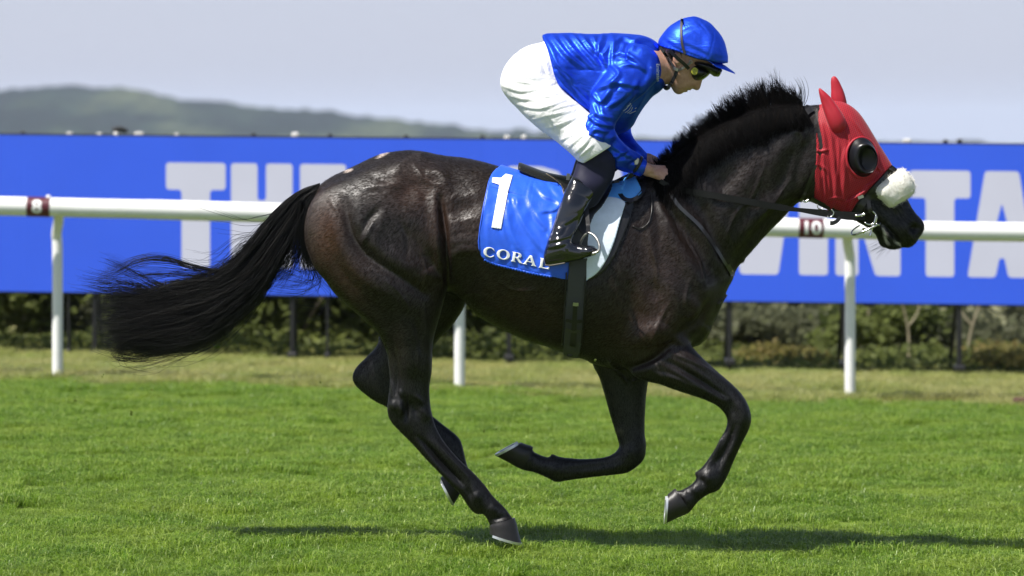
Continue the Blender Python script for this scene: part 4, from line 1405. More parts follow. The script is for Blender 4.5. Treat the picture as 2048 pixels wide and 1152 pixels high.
# ------------------------------------------------------------------ tail and mane
k = Nodes('black_hair')
k.set(k.ramp(k.attr('rnd'), [(0, (0.0025, 0.0025, 0.003)), (0.8, (0.006, 0.0055, 0.0055)), (1.0, (0.02, 0.016, 0.015))]), 0.42, 0, 0.25)
HAIR = k.m
rg = np.random.default_rng(31)


def resample(p, m):
    p = np.asarray(p, float)
    d = np.concatenate([[0], np.cumsum(np.linalg.norm(np.diff(p, axis=0), axis=1))])
    t = np.linspace(0, d[-1], m)
    return np.stack([np.interp(t, d, p[:, i]) for i in range(p.shape[1])], 1)


TM = 18
gU = resample(cr([(640, 366), (604, 378), (570, 402), (535, 440), (505, 478), (470, 520), (430, 548), (380, 568), (320, 582), (250, 588), (185, 590)], 8), 60)
gM = resample(cr([(640, 375), (606, 396), (582, 440), (548, 492), (512, 545), (462, 588), (400, 615), (330, 630), (260, 640), (195, 650)], 8), 60)
gL = resample(cr([(634, 385), (616, 415), (600, 450), (570, 505), (540, 560), (508, 602), (460, 648), (408, 684), (345, 702), (275, 708), (210, 690)], 8), 60)


def guide(v):
    """v = 0 upper edge .. 1 lower edge"""
    v = v[:, None, None]
    lo = gU[None] * (1 - 2 * v) + gM[None] * 2 * v
    hi = gM[None] * (2 - 2 * v) + gL[None] * (2 * v - 1)
    return np.where(v < .5, lo, hi)


def hair_batch(N, vdist, lmin, lmax, frizz, depth, drift, seed):
    rg = np.random.default_rng(seed)
    v = vdist(rg, N)
    G = guide(v)                                   # N,60,2
    s0 = rg.random(N) ** 1.3 * 0.30
    ln = lmin + (lmax - lmin) * rg.random(N)
    t = s0[:, None] + np.linspace(0, 1, TM)[None] * (ln[:, None] * (1 - s0[:, None]))
    f = np.clip(t * 59, 0, 58.999)
    i = f.astype(int); u = (f - i)[..., None]
    rows = np.arange(N)[:, None]
    pxy = G[rows, i] * (1 - u) + G[rows, i + 1] * u
    # clumped waver that grows to the tip
    ncl = 240
    cl = rg.integers(0, ncl, N)
    ph = rg.random((ncl, 3)) * 6.28; am = rg.normal(size=(ncl, 3))
    tt = np.linspace(0, 1, TM)[None]
    grow = tt ** 1.5
    for kx, fr in enumerate((1.1, 2.3, 4.0)):
        wv = np.sin(tt * fr * 3.1 + ph[cl, kx][:, None]) * am[cl, kx][:, None] * drift / (1 + kx * .8)
        pxy[..., 1] += wv * grow
        pxy[..., 0] += .35 * wv * grow
    pxy += (rg.normal(size=(N, 1, 2)) * frizz) * grow[..., None] + np.cumsum(rg.normal(size=(N, TM, 2)) * frizz * .10, 1) * tt[..., None]
    yy = (rg.normal(size=N) * depth)[:, None] * (0.35 + np.sin(np.clip(t * 1.6, 0, 1.57)) * .9) + rg.normal(size=N)[:, None] * .01 * tt
    k_ = (DIST + yy) / DIST
    X = (pxy[..., 0] - 1024) * S * k_; Z = EYE + (HOR - pxy[..., 1]) * S * k_
    out_ = np.stack([X, yy, Z], -1)
    sub_ = np.argsort(v + rg.normal(size=N) * .01 + ln * .02)          # neighbours gather into locks
    lk = np.empty(N, int); lk[sub_] = np.arange(N) // 14
    nl = lk.max() + 1; cnt_ = np.bincount(lk, minlength=nl)
    cen = np.stack([[np.bincount(lk, out_[:, i, j], nl) / cnt_ for j in range(3)] for i in range(TM)], 0)
    pull = .55 * np.linspace(0, 1, TM)[None, :, None] ** 1.2 * rg.random((nl,))[lk][:, None, None]
    return out_ * (1 - pull) + np.transpose(cen[:, :, lk], (2, 0, 1)) * pull


tail_pts = np.concatenate([
    hair_batch(3100, lambda r, n: np.clip(r.beta(1.5, 1.3, n), 0, 1), .48, 1.0, 12.0, .034, 12.0, 1),
    hair_batch(1800, lambda r, n: .40 + .60 * r.random(n), .45, 1.06, 16.0, .040, 15.0, 2),
    hair_batch(900, lambda r, n: .30 + .70 * r.random(n), .86, 1.09, 15.0, .040, 14.0, 9),
    hair_batch(450, lambda r, n: r.random(n) * .35, .70, 1.04, 11.0, .030, 20.0, 3),
    hair_batch(200, lambda r, n: r.random(n), .80, 1.06, 20.0, .05, 32.0, 4)])
# loose wisps: the two arcs above the tail and curls beside the buttock
wis = []
for guide_px, n, sp in (([(470, 535), (440, 543), (390, 535), (345, 522), (300, 518), (262, 528), (235, 543), (200, 556)], 45, 4), ([(450, 560), (390, 548), (330, 545), (270, 545), (240, 530), (212, 519)], 20, 4), ([(420, 575), (350, 580), (300, 560), (255, 538), (215, 520)], 22, 3),
                        ([(440, 560), (360, 566), (280, 590), (220, 580), (185, 572)], 60, 8), ([(400, 600), (330, 600), (260, 575), (200, 575), (172, 571)], 60, 8), ([(612, 430), (612, 480), (625, 520), (618, 560), (590, 556), (560, 546)], 45, 9), ([(605, 440), (600, 500), (570, 540), (530, 545), (500, 520)], 30, 9),
                        ([(608, 450), (632, 530), (640, 565), (600, 585), (540, 578), (500, 562)], 16, 8), ([(600, 500), (640, 560), (664, 590), (640, 612), (590, 606)], 7, 8), ([(560, 430), (500, 450), (440, 440), (400, 430)], 6, 10), ([(540, 470), (480, 480), (430, 520), (380, 520)], 14, 10),
                        ([(300, 660), (250, 690), (235, 712), (280, 718), (300, 712)], 40, 6), ([(600, 400), (590, 470), (570, 520), (545, 545)], 220, 9), ([(622, 400), (608, 450), (612, 500), (622, 535)], 240, 6)):
    g = resample(cr(guide_px, 6), TM)
    a = g[None] + (rg.normal(size=(n, 1, 2)) * sp * 2.0) * (np.linspace(.3, 1, TM)[None, :, None] ** 1.3) + np.cumsum(rg.normal(size=(n, TM, 2)) * .5, 1)
    y = rg.normal(size=(n, 1)) * .03 * np.ones((n, TM)) - .01
    wis.append(np.stack([(a[..., 0] - 1024) * S * (DIST + y) / DIST, y, EYE + (HOR - a[..., 1]) * S * (DIST + y) / DIST], -1))
tail_pts = np.concatenate([tail_pts] + wis)
strands('tail_hair', tail_pts, 0.0008 + 0.0006 * rg.random(len(tail_pts)), 0.25, HAIR, horse)
# the dock inside the hair
dock = MB().tube(cr([P(640, 388, 0), P(622, 392, 0), P(604, 406, 0), P(587, 436, 0), P(562, 480, 0)], 6), np.linspace(.026, .010, 25), 12).build('dock', HAIR, horse, True, {'rnd': np.zeros(25 * 12 + 2)})

MM = 8
# the lie of the short coat: thin flat hairs on the side in view
def coat_hair(n, seed):
    r_ = np.random.default_rng(seed)
    tri = np.concatenate([hq[:, [0, 1, 2]], hq[:, [0, 2, 3]]])
    a_, b_, c_ = hp[tri[:, 0]], hp[tri[:, 1]], hp[tri[:, 2]]
    cr_ = np.cross(b_ - a_, c_ - a_); ar = np.linalg.norm(cr_, axis=1); nn = cr_ / (ar[:, None] + 1e-12)
    ar = ar * (nn[:, 1] < .35)
    pk = np.searchsorted(np.cumsum(ar) / ar.sum(), r_.random(n))
    u_, v_ = r_.random(n), r_.random(n); fl_ = u_ + v_ > 1; u_[fl_] = 1 - u_[fl_]; v_[fl_] = 1 - v_[fl_]
    pos = a_[pk] + (b_ - a_)[pk] * u_[:, None] + (c_ - a_)[pk] * v_[:, None]
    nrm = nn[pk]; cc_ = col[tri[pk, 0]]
    x_, y_ = to_px(pos)
    keep = ~((x_ > 1640) & (x_ < 1760) & (y_ < 400)) & ~((x_ > 1315) & (x_ < 1612) & (y_ < np.interp(x_, [1300, 1340, 1400, 1450, 1500, 1560, 1600, 1618], [380, 370, 347, 320, 290, 258, 238, 220])))
    pos, nrm, cc_, x_, y_ = pos[keep], nrm[keep], cc_[keep], x_[keep], y_[keep]; n = len(pos)
    d_ = np.tile(np.array([-.75, 0, -.6]), (n, 1))
    d_[y_ > 700] = (-.15, 0, -1.0)
    nk = (x_ > 1350) & (y_ < 520); d_[nk] = (-.55, 0, -.8)
    d_[x_ > 1700] = (.5, 0, -.85)
    bl = (np.interp(x_, line[:, 0], line[:, 1]) > y_) & (x_ < 842); d_[bl] = (-.95, 0, .1)
    sw = .35 * np.sin(pos[:, 0] * 9 + 2 * np.sin(pos[:, 2] * 7)); d_[:, 2] += sw; d_[:, 0] += .2 * np.cos(pos[:, 2] * 11)
    d_ += r_.normal(size=(n, 3)) * .22
    d_ -= nrm * (d_ * nrm).sum(1)[:, None]; d_ /= np.linalg.norm(d_, axis=1)[:, None] + 1e-9
    w_ = np.cross(d_, nrm)
    L_ = (.008 + .009 * r_.random(n))[:, None] * np.where(y_ > 700, .7, 1)[:, None]
    lift = (.10 + .16 * r_.random(n))[:, None]
    wd = .00055
    V_ = np.stack([pos - w_ * wd, pos + w_ * wd, pos + d_ * L_ * .55 + nrm * lift * L_ * .6 + w_ * wd * .8, pos + d_ * L_ + nrm * lift * L_], 1)
    q_ = np.arange(n * 4).reshape(n, 4)
    t1, t2 = q_[:, [0, 1, 2]], q_[:, [0, 2, 3]]
    sh_ = (.4 + 2.2 * r_.random(n) ** 2)[:, None]
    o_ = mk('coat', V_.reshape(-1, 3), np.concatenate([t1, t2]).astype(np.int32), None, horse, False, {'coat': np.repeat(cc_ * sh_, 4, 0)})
    o_['kind'] = 'stuff'
    kk_ = Nodes('coat_hair')
    kk_.set(kk_.attr('coat', 'Color'), 0.42, 0, 0.17)
    o_.data.materials.append(kk_.m)


coat_hair(200000, 61)

crest = resample(cr([(1318, 338), (1340, 322), (1400, 278), (1470, 239), (1540, 216), (1606, 213)], 8), 100)
mlist = []


def mane_set(n, up, lean, length, Yd, seed, spread=.5, curl=.3, side=0.0, start=0.0, end=1.0, drop=0.0):
    rg = np.random.default_rng(seed)
    u = start + (end - start) * rg.random(n)
    r0 = np.stack([np.interp(u, np.linspace(0, 1, 100), crest[:, i]) for i in (0, 1)], 1)
    ncl = 80
    cl = np.clip((u * ncl + rg.normal(size=n) * .35).astype(int), 0, ncl - 1)
    ra = np.random.default_rng(seed + 9)
    ca = ra.normal(size=ncl) * spread; cL = .72 + .5 * ra.random(ncl)
    ang = lean + ca[cl] + rg.normal(size=n) * .16
    L = length(u) * cL[cl] * (.6 + .45 * rg.random(n))
    bend = curl * (1 + .6 * ra.normal(size=ncl)[cl]) + rg.normal(size=n) * .12
    tt = np.linspace(0, 1, MM)
    pts = np.zeros((n, MM, 3))
    x = r0[:, 0].copy(); y = r0[:, 1] + rg.random(n) * 6 + drop * rg.random(n); Y = rg.normal(size=n) * .012 + Yd
    for i in range(MM):
        pts[:, i] = np.stack([(x - 1024) * S * (DIST + Y) / DIST, Y, EYE + (HOR - y) * S * (DIST + Y) / DIST], 1)
        a = ang + bend * tt[i] * 1.6
        st = L / (MM - 1)
        x = x + np.cos(a) * st; y = y - np.sin(a) * st * up
        Y = Y + side * (1 - tt[i] * .6) / MM + rg.normal(size=n) * .0012
    cc = np.stack([[np.bincount(cl, pts[:, i, j], ncl) for j in range(3)] for i in range(MM)], 0) / np.maximum(np.bincount(cl, minlength=ncl), 1)
    pull = .62 * tt[None, :, None] ** 1.3 * (.5 + .5 * rg.random((n, 1, 1)))
    return pts * (1 - pull) + np.transpose(cc[:, :, cl], (2, 0, 1)) * pull


len_up = lambda u: 31 + 32 * np.clip(u * 1.3, 0, 1) - 14 * np.clip((u - .85) / .15, 0, 1)
len_dn = lambda u: 98 + 8 * np.sin(u * 9) - 34 * np.clip((u - .45) / .3, 0, 1) - 30 * np.clip((u - .8) / .2, 0, 1)
mane_pts = np.concatenate([
    mane_set(2000, 1, R(118), len_up, 0.0, 1, .36, .05, 0),
    mane_set(2600, 1, R(118), lambda u: len_up(u) * .95, -.004, 11, .36, .0, .0, 0, 1, 46),
    mane_set(1700, 1, R(118), lambda u: len_up(u) * .8, -.004, 12, .35, .1, -.02, 0, .8, 70),
    mane_set(900, 1, R(128), lambda u: len_up(u) * .95, 0.01, 2, .22, -.30, .02),
    mane_set(300, 1, R(95), lambda u: len_up(u) * 1.2, 0, 7, .25, .35, 0, .70, 1.0),
    mane_set(2600, 1, R(-100), len_dn, -.006, 3, .16, -.10, -.115),
    mane_set(2200, 1, R(-92), lambda u: len_dn(u) * .7, -.006, 5, .22, -.2, -.115),
    mane_set(1500, 1, R(-95), lambda u: len_dn(u) * .4, -.004, 8, .3, -.2, -.06),
    mane_set(700, 1, R(-112), len_dn, .006, 4, .18, -.12, .115),
    mane_set(300, 1, R(-60), lambda u: 48 + 0 * u, -.006, 6, .25, -.3, -.09, .85, 1.0)])
# the near-side hair lies on the neck: push every point outside it
nx_ = neck.near(mane_pts[..., 0].ravel(), mane_pts[..., 2].ravel()).reshape(mane_pts.shape[:2])
rn_ = (rg.random(mane_pts.shape[0])[:, None] * .022 + .006)
side_near = mane_pts[..., 1] < 0.004
mane_pts[..., 1] = np.where((nx_ < 5) & side_near, np.minimum(mane_pts[..., 1], nx_ - rn_), mane_pts[..., 1])
k = Nodes('mane_hair')
k.set(k.ramp(k.attr('rnd'), [(0, (0.0022, 0.0022, 0.0024)), (0.9, (0.0045, 0.004, 0.004)), (1.0, (0.014, 0.010, 0.008))]), 0.6, 0, 0.03)
MANE = k.m
strands('mane', mane_pts, 0.0010 + 0.0006 * rg.random(len(mane_pts)), 0.2, MANE, horse)
# whiskers under the chin
wk = []
for i in range(26):
    x0, y0 = 1750 + rg.random() * 40, 470 + rg.random() * 22
    a = R(-120 - 40 * rg.random()); L = 20 + 14 * rg.random()
    t = np.linspace(0, 1, 8)
    x = x0 + np.cos(a) * L * t; y = y0 + 6 - np.sin(a) * L * t * .8
    Y = -.02 + .03 * rg.normal()
    wk.append(np.stack([(x - 1024) * S, Y + 0 * x, EYE + (HOR - y) * S], 1))
strands('whiskers', np.array(wk), 0.0005, .4, HAIR, horse)
print('horse', len(hp), round(time.time() - T0, 1))
# ================================================================== TACK
from mathutils.bvhtree import BVHTree
HBVH = BVHTree.FromPolygons([tuple(x) for x in hp], [tuple(int(i) for i in f) for f in hq])
HB = [head]
NK = [torso, neck, shoulderN]
CAMV = Vector((0, -DIST, EYE))


def on_horse(px, py, off):
    """points on the camera-side skin of the finished horse under photo pixels, lifted by off"""
    out = []
    last = None
    for a_, b_ in zip(px, py):
        d_ = (Vector(P(a_, b_, 0)) - CAMV).normalized()
        h_ = HBVH.ray_cast(CAMV, d_)[0]
        y = h_.y if h_ is not None else (last if last is not None else -.05)
        if h_ is not None:
            last = y
        out.append(P(a_, b_, y - off))
    return np.array(out)


def ribbon(parts, px, w, off, thick, name, mat, parent, n=6, Y=None, smooth=False):
    """a strap lying on the swollen body along photo pixels; w in pixels (number or list)"""
    c = cr(px, n) if len(px) > 2 else resample(px, 6)
    t = np.gradient(c, axis=0); t /= np.linalg.norm(t, axis=1)[:, None] + 1e-9
    nr = np.stack([-t[:, 1], t[:, 0]], 1)
    ws = np.interp(np.linspace(0, 1, len(c)), np.linspace(0, 1, np.size(w)) if np.size(w) > 1 else [0, 1], w if np.size(w) > 1 else [w, w])[:, None]
    e0, e1 = c + nr * ws / 2, c - nr * ws / 2
    if Y is None and parts in (TRUNK, HB, NK):
        r = [on_horse(e0[:, 0], e0[:, 1], off), on_horse(e0[:, 0], e0[:, 1], off + thick), on_horse(e1[:, 0], e1[:, 1], off + thick), on_horse(e1[:, 0], e1[:, 1], off)]
    elif Y is None:
        r = [on_surf(parts, e0[:, 0], e0[:, 1], off), on_surf(parts, e0[:, 0], e0[:, 1], off + thick), on_surf(parts, e1[:, 0], e1[:, 1], off + thick), on_surf(parts, e1[:, 0], e1[:, 1], off)]
    else:
        Yi = np.interp(np.linspace(0, 1, len(c)), np.linspace(0, 1, len(Y)), Y)
        r = [np.array([P(a, b, y) for a, b, y in zip(e0[:, 0], e0[:, 1], Yi)]), np.array([P(a, b, y - thick) for a, b, y in zip(e0[:, 0], e0[:, 1], Yi)]),
             np.array([P(a, b, y - thick) for a, b, y in zip(e1[:, 0], e1[:, 1], Yi)]), np.array([P(a, b, y) for a, b, y in zip(e1[:, 0], e1[:, 1], Yi)])]
    o = MB().rings(np.stack(r, 1), cap=True).build(name, mat, None, True)
    auto_smooth(o, 40)
    if parent is not None:
        adopt(o, parent)
    return o


def ptube(px, Y, rad, name, mat, parent, n=6, sides=8):
    c = cr(px, n) if len(px) > 2 else np.asarray(px, float)
    Yi = np.interp(np.linspace(0, 1, len(c)), np.linspace(0, 1, np.size(Y)) if np.size(Y) > 1 else [0, 1], Y if np.size(Y) > 1 else [Y, Y])
    r = np.interp(np.linspace(0, 1, len(c)), np.linspace(0, 1, np.size(rad)) if np.size(rad) > 1 else [0, 1], rad if np.size(rad) > 1 else [rad, rad])
    o = MB().tube([P(a, b, y) for (a, b), y in zip(c, Yi)], r, sides).build(name, mat)
    if parent is not None:
        adopt(o, parent)
    return o


LEATHER = simple('black_leather', (0.010, 0.0095, 0.0095), 0.34, 0, 0.5, grain=0.15, gscale=300)
WEB = Nodes('grey_webbing')
v = WEB.coord()
wv = WEB.n('ShaderNodeTexWave', wave_type='BANDS', bands_direction='Z'); wv.inputs['Scale'].default_value = 95
WEB.l(v, wv.inputs['Vector'])
WEB.set(WEB.ramp(wv.outputs['Fac'], [(0.2, (0.026, 0.026, 0.027)), (0.8, (0.085, 0.085, 0.088))]), 0.7)
WEB.bump(wv.outputs['Fac'], 0.5, 0.002)
WEB = WEB.m
STEEL = simple('steel', (0.55, 0.55, 0.53), 0.22, 1.0)
DULLSTEEL = simple('stirrup_steel', (0.42, 0.41, 0.38), 0.38, 0.9)
BRASS = simple('brass', (0.55, 0.38, 0.10), 0.3, 1.0)


def cloth_mat(name, colr, rough=0.42, sheen=0.3, wrinkle=0.0, weave=600, spec=0.4, metal=0.0, wscale=9):
    k = Nodes(name)
    v = k.coord()
    f = k.noise(20, 3, 0.6, v)
    k.set(k.ramp(f, [(0.3, tuple(c * .92 for c in colr)), (0.7, tuple(min(1, c * 1.08) for c in colr))]), rough, metal, spec)
    k.b.inputs['Sheen Weight'].default_value = sheen
    k.b.inputs['Sheen Roughness'].default_value = .4
    h = k.noise(weave, 1, .5, v)
    if wrinkle:
        big = k.noise(wscale, 3, .55, v, 1.4)
        h2 = k.math('ADD', k.math('MULTIPLY', h, .03), big)
        k.bump(h2, wrinkle, 0.03)
    else:
        k.bump(h, .12, .002)
    return k.m


CLOTH = cloth_mat('blue_polyester', (0.020, 0.105, 0.70), 0.40, .05, 0.10, wscale=14, spec=.45)
WHITE_PRINT = cloth_mat('white_print', (0.80, 0.82, 0.84), 0.5, 0.0)
PALE = cloth_mat('pale_blue_sheet', (0.66, 0.74, 0.86), 0.30, 0.0, 0.10, wscale=12)
SKYBLUE = cloth_mat('light_blue_sheet', (0.10, 0.36, 0.82), 0.38, 0.0, 0.08, wscale=12)


def q2(sx, sy, sc, pts):
    return [(sx + a / sc, sy + b / sc) for a, b in pts]


CB = lambda *p: q2(900, 300, 2.56, p)
cloth_strokes = []
for p, a, s_ in ((CB((335, 250), (362, 350), (440, 470), (520, 560)), 5, 4.5), (CB((300, 250), (290, 330), (330, 470), (420, 580)), 4, 4), (CB((400, 250), (450, 340), (530, 420)), 5, 5), (CB((430, 165), (480, 230), (540, 255), (565, 275)), 6, 4), (CB((500, 150), (530, 200), (560, 240)), 5, 4),
                (CB((470, 315), (535, 305), (575, 262)), 6, 3.6), (CB((260, 300), (270, 400), (300, 500)), 2.5, 4), (CB((200, 300), (190, 400), (200, 470)), 2, 4), (CB((440, 340), (520, 440), (540, 480)), 4, 4.5), (CB((520, 320), (525, 400), (505, 450)), 4, 4), (CB((280, 80), (310, 95), (345, 120)), 4, 2.6),
                (CB((320, 75), (345, 90), (385, 108)), 4, 2.6), (CB((300, 250), (305, 275)), 2.5, 1.8), (CB((322, 250), (328, 275)), 2.5, 1.8), (CB((345, 252), (348, 280)), 2.5, 1.8), (CB((250, 235), (252, 262)), 2, 1.8)):
    cloth_strokes += fold(p, a, s_)
cloth_strokes += [(CB((205, 190), (290, 215), (372, 240)), -5, 1.6), (CB((430, 115), (415, 180), (400, 245)), 2.5, 5), (CB((440, 118), (425, 180), (412, 245)), -2, 1.5), (CB((415, 112), (400, 180), (386, 240)), -2, 1.5)]
cloth_disp = lambda px, py: stroke_field(px, py, cloth_strokes) + 0.0012 * np.sin(px * .21 + np.sin(py * .06) * 2)
cloth_o = CB((238, 97), (262, 78), (292, 68), (330, 68), (360, 80), (400, 95), (450, 112), (520, 135), (600, 150), (700, 160), (740, 200), (735, 300), (725, 420), (715, 520), (710, 655), (660, 664), (600, 661), (545, 651), (480, 637),
             (430, 627), (380, 616), (320, 602), (270, 591), (232, 580), (200, 569), (176, 556), (160, 540), (150, 512), (145, 480), (147, 440), (152, 400), (162, 340), (173, 280), (185, 220), (198, 165), (215, 125))
cloth = empty('saddle_cloth', P(1060, 540, -.26))
tag(cloth, 'blue race saddle cloth with a white number 1 and white lettering under the saddle', 'saddle cloth')
o = shell(TRUNK, [cloth_o], -.20, .007, .007, .0042, 'cloth', CLOTH, None, disp=cloth_disp); adopt(o, cloth)
# white number 1
one = CB((217, 140), (262, 142), (285, 122), (322, 130), (300, 205), (262, 402), (213, 394), (248, 205), (252, 178), (214, 166))
o = shell(TRUNK, [one], -.18, .0125, .0042, .0019, 'number', WHITE_PRINT, None, smooth_poly=False, disp=cloth_disp, relax_it=1); adopt(o, cloth)
# CORAL along the hem, flared roman capitals built from outlines in a unit box
def arc(cx, cy, rx, ry, a0, a1, n=14):
    t = np.radians(np.linspace(a0, a1, n))
    return [(cx + rx * math.cos(x), cy + ry * math.sin(x)) for x in t]


roman = {
    'C': [arc(.52, .5, .52, .52, 48, 318, 24) + [(.93, .32)] + arc(.58, .5, .30, .42, 300, 62, 20) + [(.93, .66)]],
    'O': [arc(.5, .5, .52, .52, 0, 345, 24), arc(.5, .5, .27, .41, 0, 345, 20)],
    'R': [[(.0, 0), (.0, .05), (.09, .09), (.09, .91), (0, .95), (0, 1), (.52, 1)] + arc(.52, .74, .32, .26, 85, -60, 10) + [(.60, .48), (.92, .07), (1.0, .05), (1.0, 0), (.72, 0), (.36, .46), (.33, .46), (.33, .09), (.42, .05), (.42, 0)], [(.33, .54), (.45, .54), (.56, .62), (.58, .75), (.54, .88), (.44, .93), (.33, .93)]],
    'A': [[(-.08, 0), (-.08, .05), (.02, .09), (.40, 1.0), (.58, 1.0), (.95, .09), (1.05, .05), (1.05, 0), (.60, 0), (.60, .05), (.70, .09), (.62, .30), (.28, .30), (.20, .09), (.30, .05), (.30, 0)], [(.31, .38), (.59, .38), (.45, .76)]],
    'L': [[(0, 0), (0, .05), (.09, .09), (.09, .91), (0, .95), (0, 1), (.45, 1), (.45, .95), (.34, .91), (.34, .10), (.62, .10), (.80, .16), (.90, .32), (.95, .32), (.92, 0)]],
}
for ch, ox, oy, wd in (('C', 965.5, 511.5, 24), ('O', 992.5, 516, 26), ('R', 1021.5, 522, 24), ('A', 1047, 527.5, 25), ('L', 1077, 534.2, 23)):
    loops = []
    for lp in roman[ch]:
        loops.append([(ox + u * wd * .98 + w_ * 3.0, oy + u * wd * .20 - w_ * 19.5) for u, w_ in lp])
    o = shell(TRUNK, loops, -.25, .0125, .0042, .0017, 'letter', WHITE_PRINT, None, smooth_poly=False, disp=cloth_disp, relax_it=1); adopt(o, cloth)
# scalloped trim along the lower edge
rgt = np.random.default_rng(5)
hem = resample(CB((176, 558), (232, 582), (320, 604), (380, 618), (430, 629), (480, 639), (522, 646)), 90)
hem[:, 1] += 1.2 + .9 * np.sin(np.arange(90) * 1.7) + .4 * rgt.normal(size=90)
hp_ = on_surf(TRUNK, hem[:, 0], hem[:, 1], .010); o = MB().tube(hp_, .0042 + .0012 * np.sin(np.arange(90) * 1.7), 7).build('hem_trim', CLOTH); adopt(o, cloth)
hem = resample(CB((150, 515), (146, 470), (153, 400), (173, 280), (198, 165), (216, 122), (240, 95)), 40)
o = MB().tube(on_surf(TRUNK, hem[:, 0], hem[:, 1], .011), .0026, 7).build('piping', CLOTH); adopt(o, cloth)

# weight-cloth pad: dark edge, white sheet, light blue top
pad = empty('number_pad', P(1210, 545, -.25))
tag(pad, 'white and light blue saddle pad with a black edge in front of the girth', 'saddle pad')
o = shell(TRUNK, [[(1180, 400), (1220, 380), (1250, 392), (1269, 401), (1264, 428), (1247, 472), (1226, 517), (1206, 543), (1180, 559), (1172, 540), (1172, 460)]], -.22, .006, .007, .0045, 'pad_edge', LEATHER, None); adopt(o, pad)
o = shell(TRUNK, [[(1180, 418), (1198, 404), (1220, 394), (1250, 403), (1246, 424), (1240, 444), (1228, 484), (1213, 518), (1196, 543), (1177, 557), (1170, 556), (1172, 500), (1174, 450)]], -.22, .0130, .0075, .004, 'white_sheet', PALE, None); adopt(o, pad)
o = shell(TRUNK, [[(1196, 404), (1205, 372), (1220, 345), (1240, 335), (1262, 340), (1276, 362), (1283, 384), (1268, 396), (1252, 404), (1232, 398), (1218, 396)]], -.14, .011, .0075, .004, 'blue_top', SKYBLUE, None); adopt(o, pad)

# saddle
saddle = empty('saddle', P(1130, 360, 0))
tag(saddle, 'small black leather racing saddle on the blue cloth', 'saddle')
st = np.array([(1036, 325, .070), (1042, 326, .085), (1068, 336, .095), (1095, 345, .095), (1130, 351, .085), (1170, 350, .075), (1205, 342, .065), (1228, 332, .055), (1236, 328, .040)], float)
sx = np.linspace(0, 1, 24); tt = np.linspace(0, 1, len(st))
prof = np.stack([np.interp(sx, tt, st[:, i]) for i in range(3)], 1)
prof = np.stack([cr(st, 3)[:, i] for i in range(3)], 1)
rings = []
for x, y, hw in prof:
    th = np.linspace(-1, 1, 13)
    top = [np.array(P(x + 2 * (1 - abs(t)), y, 0)) + (0, t * hw, -.022 * abs(t) ** 2.2 * (hw / .09)) for t in th]
    bot = [p - np.array([0, 0, .016 * (1 - .3 * abs(t))]) for p, t in zip(top, th)][::-1]
    rings.append(top + bot)
o = MB().rings(np.array(rings), True).build('seat', LEATHER); auto_smooth(o, 60); adopt(o, saddle)
o = shell(TRUNK, [[(1092, 348), (1132, 352), (1180, 350), (1216, 352), (1226, 372), (1206, 410), (1188, 430), (1168, 470), (1146, 440), (1132, 400), (1122, 372), (1108, 358)]], -.19, .018, .0075, .0045, 'flap', LEATHER, None); adopt(o, saddle)
hem = resample([(1092, 347), (1108, 357), (1122, 372), (1131, 398), (1144, 436)], 26)
TANPIPE = simple('tan_piping', (0.22, 0.17, 0.09), 0.5)
o = MB().tube(on_surf(TRUNK, hem[:, 0], hem[:, 1], .020), .0016, 6).build('piping', TANPIPE); adopt(o, saddle)
ribbon(TRUNK, [(1137, 347), (1136, 356), (1134, 366)], 7, .022, .004, 'webbing_tab', simple('pale_webbing', (.50, .48, .40), .8), saddle)
ribbon(TRUNK, [(1206, 378), (1232, 365), (1256, 353), (1280, 345)], [9, 11, 10, 8], .022, .004, 'breast_strap', LEATHER, saddle)
ribbon(TRUNK, [(1234, 362), (1237, 380), (1247, 396), (1262, 400), (1278, 392), (1290, 374)], [9, 8, 8], .020, .004, 'loop_strap', LEATHER, saddle)
ribbon(TRUNK, [(1252, 404), (1254, 420), (1262, 428)], 4, .014, .003, 'loop_strap', LEATHER, saddle)
hem = resample(cr([(1303, 384), (1304, 405), (1303, 425), (1298, 443), (1288, 454), (1276, 457), (1266, 452)], 6), 40)
o = MB().tube(on_horse(hem[:, 0], hem[:, 1], .005), .0022, 6).build('hanging_cord', LEATHER); adopt(o, saddle)

# girth
girth = empty('girth', P(1145, 705, -.1))
tag(girth, 'grey webbing girth strap buckled round the horse belly', 'girth')
o = shell(TRUNK, [[(1152, 395), (1178, 395), (1177, 460), (1174, 520), (1172, 565), (1168, 632), (1164, 690), (1159, 722), (1128, 722), (1127, 680), (1130, 620), (1135, 550), (1142, 480)]], -.22, .005, .007, .0045, 'strap', WEB, None, near_only=False, smooth_poly=False, disp=lambda a_, b_: .0125 * np.clip((600 - b_) / 50, .08, 1)); adopt(o, girth)
for e in ((1133, 545, 1128, 640, 1124, 690), (1171, 545, 1167, 630, 1162, 690)):
    hem = resample(cr([(e[0], e[1]), (e[2], e[3]), (e[4], e[5])], 8), 30)
    o = MB().tube(on_surf(TRUNK, hem[:, 0], hem[:, 1], .018), .0030, 6).build('edge_binding', LEATHER); adopt(o, girth)
ribbon(TRUNK, [(1151, 606), (1149, 640), (1147, 672), (1145, 694)], [8, 9, 12, 12], .021, .004, 'billet', LEATHER, girth)
ribbon(TRUNK, [(1132, 640), (1148, 644), (1164, 642)], 6, .020, .005, 'keeper', LEATHER, girth)
ribbon(TRUNK, [(1131, 658), (1147, 664), (1163, 660)], 5, .022, .005, 'buckle', simple('dark_buckle', (.08, .08, .08), .3, .8), girth)
ribbon(TRUNK, [(1146, 608), (1151, 609), (1157, 609)], 7, .024, .004, 'buckle', DULLSTEEL, girth)
c = P(1140, 707, -.06); o = MB().box((c[0] - .013, c[1] - .02, c[2] - .012), (c[0] + .013, c[1] + .02, c[2] + .012), .004).build('buckle', LEATHER, None, False); adopt(o, girth)

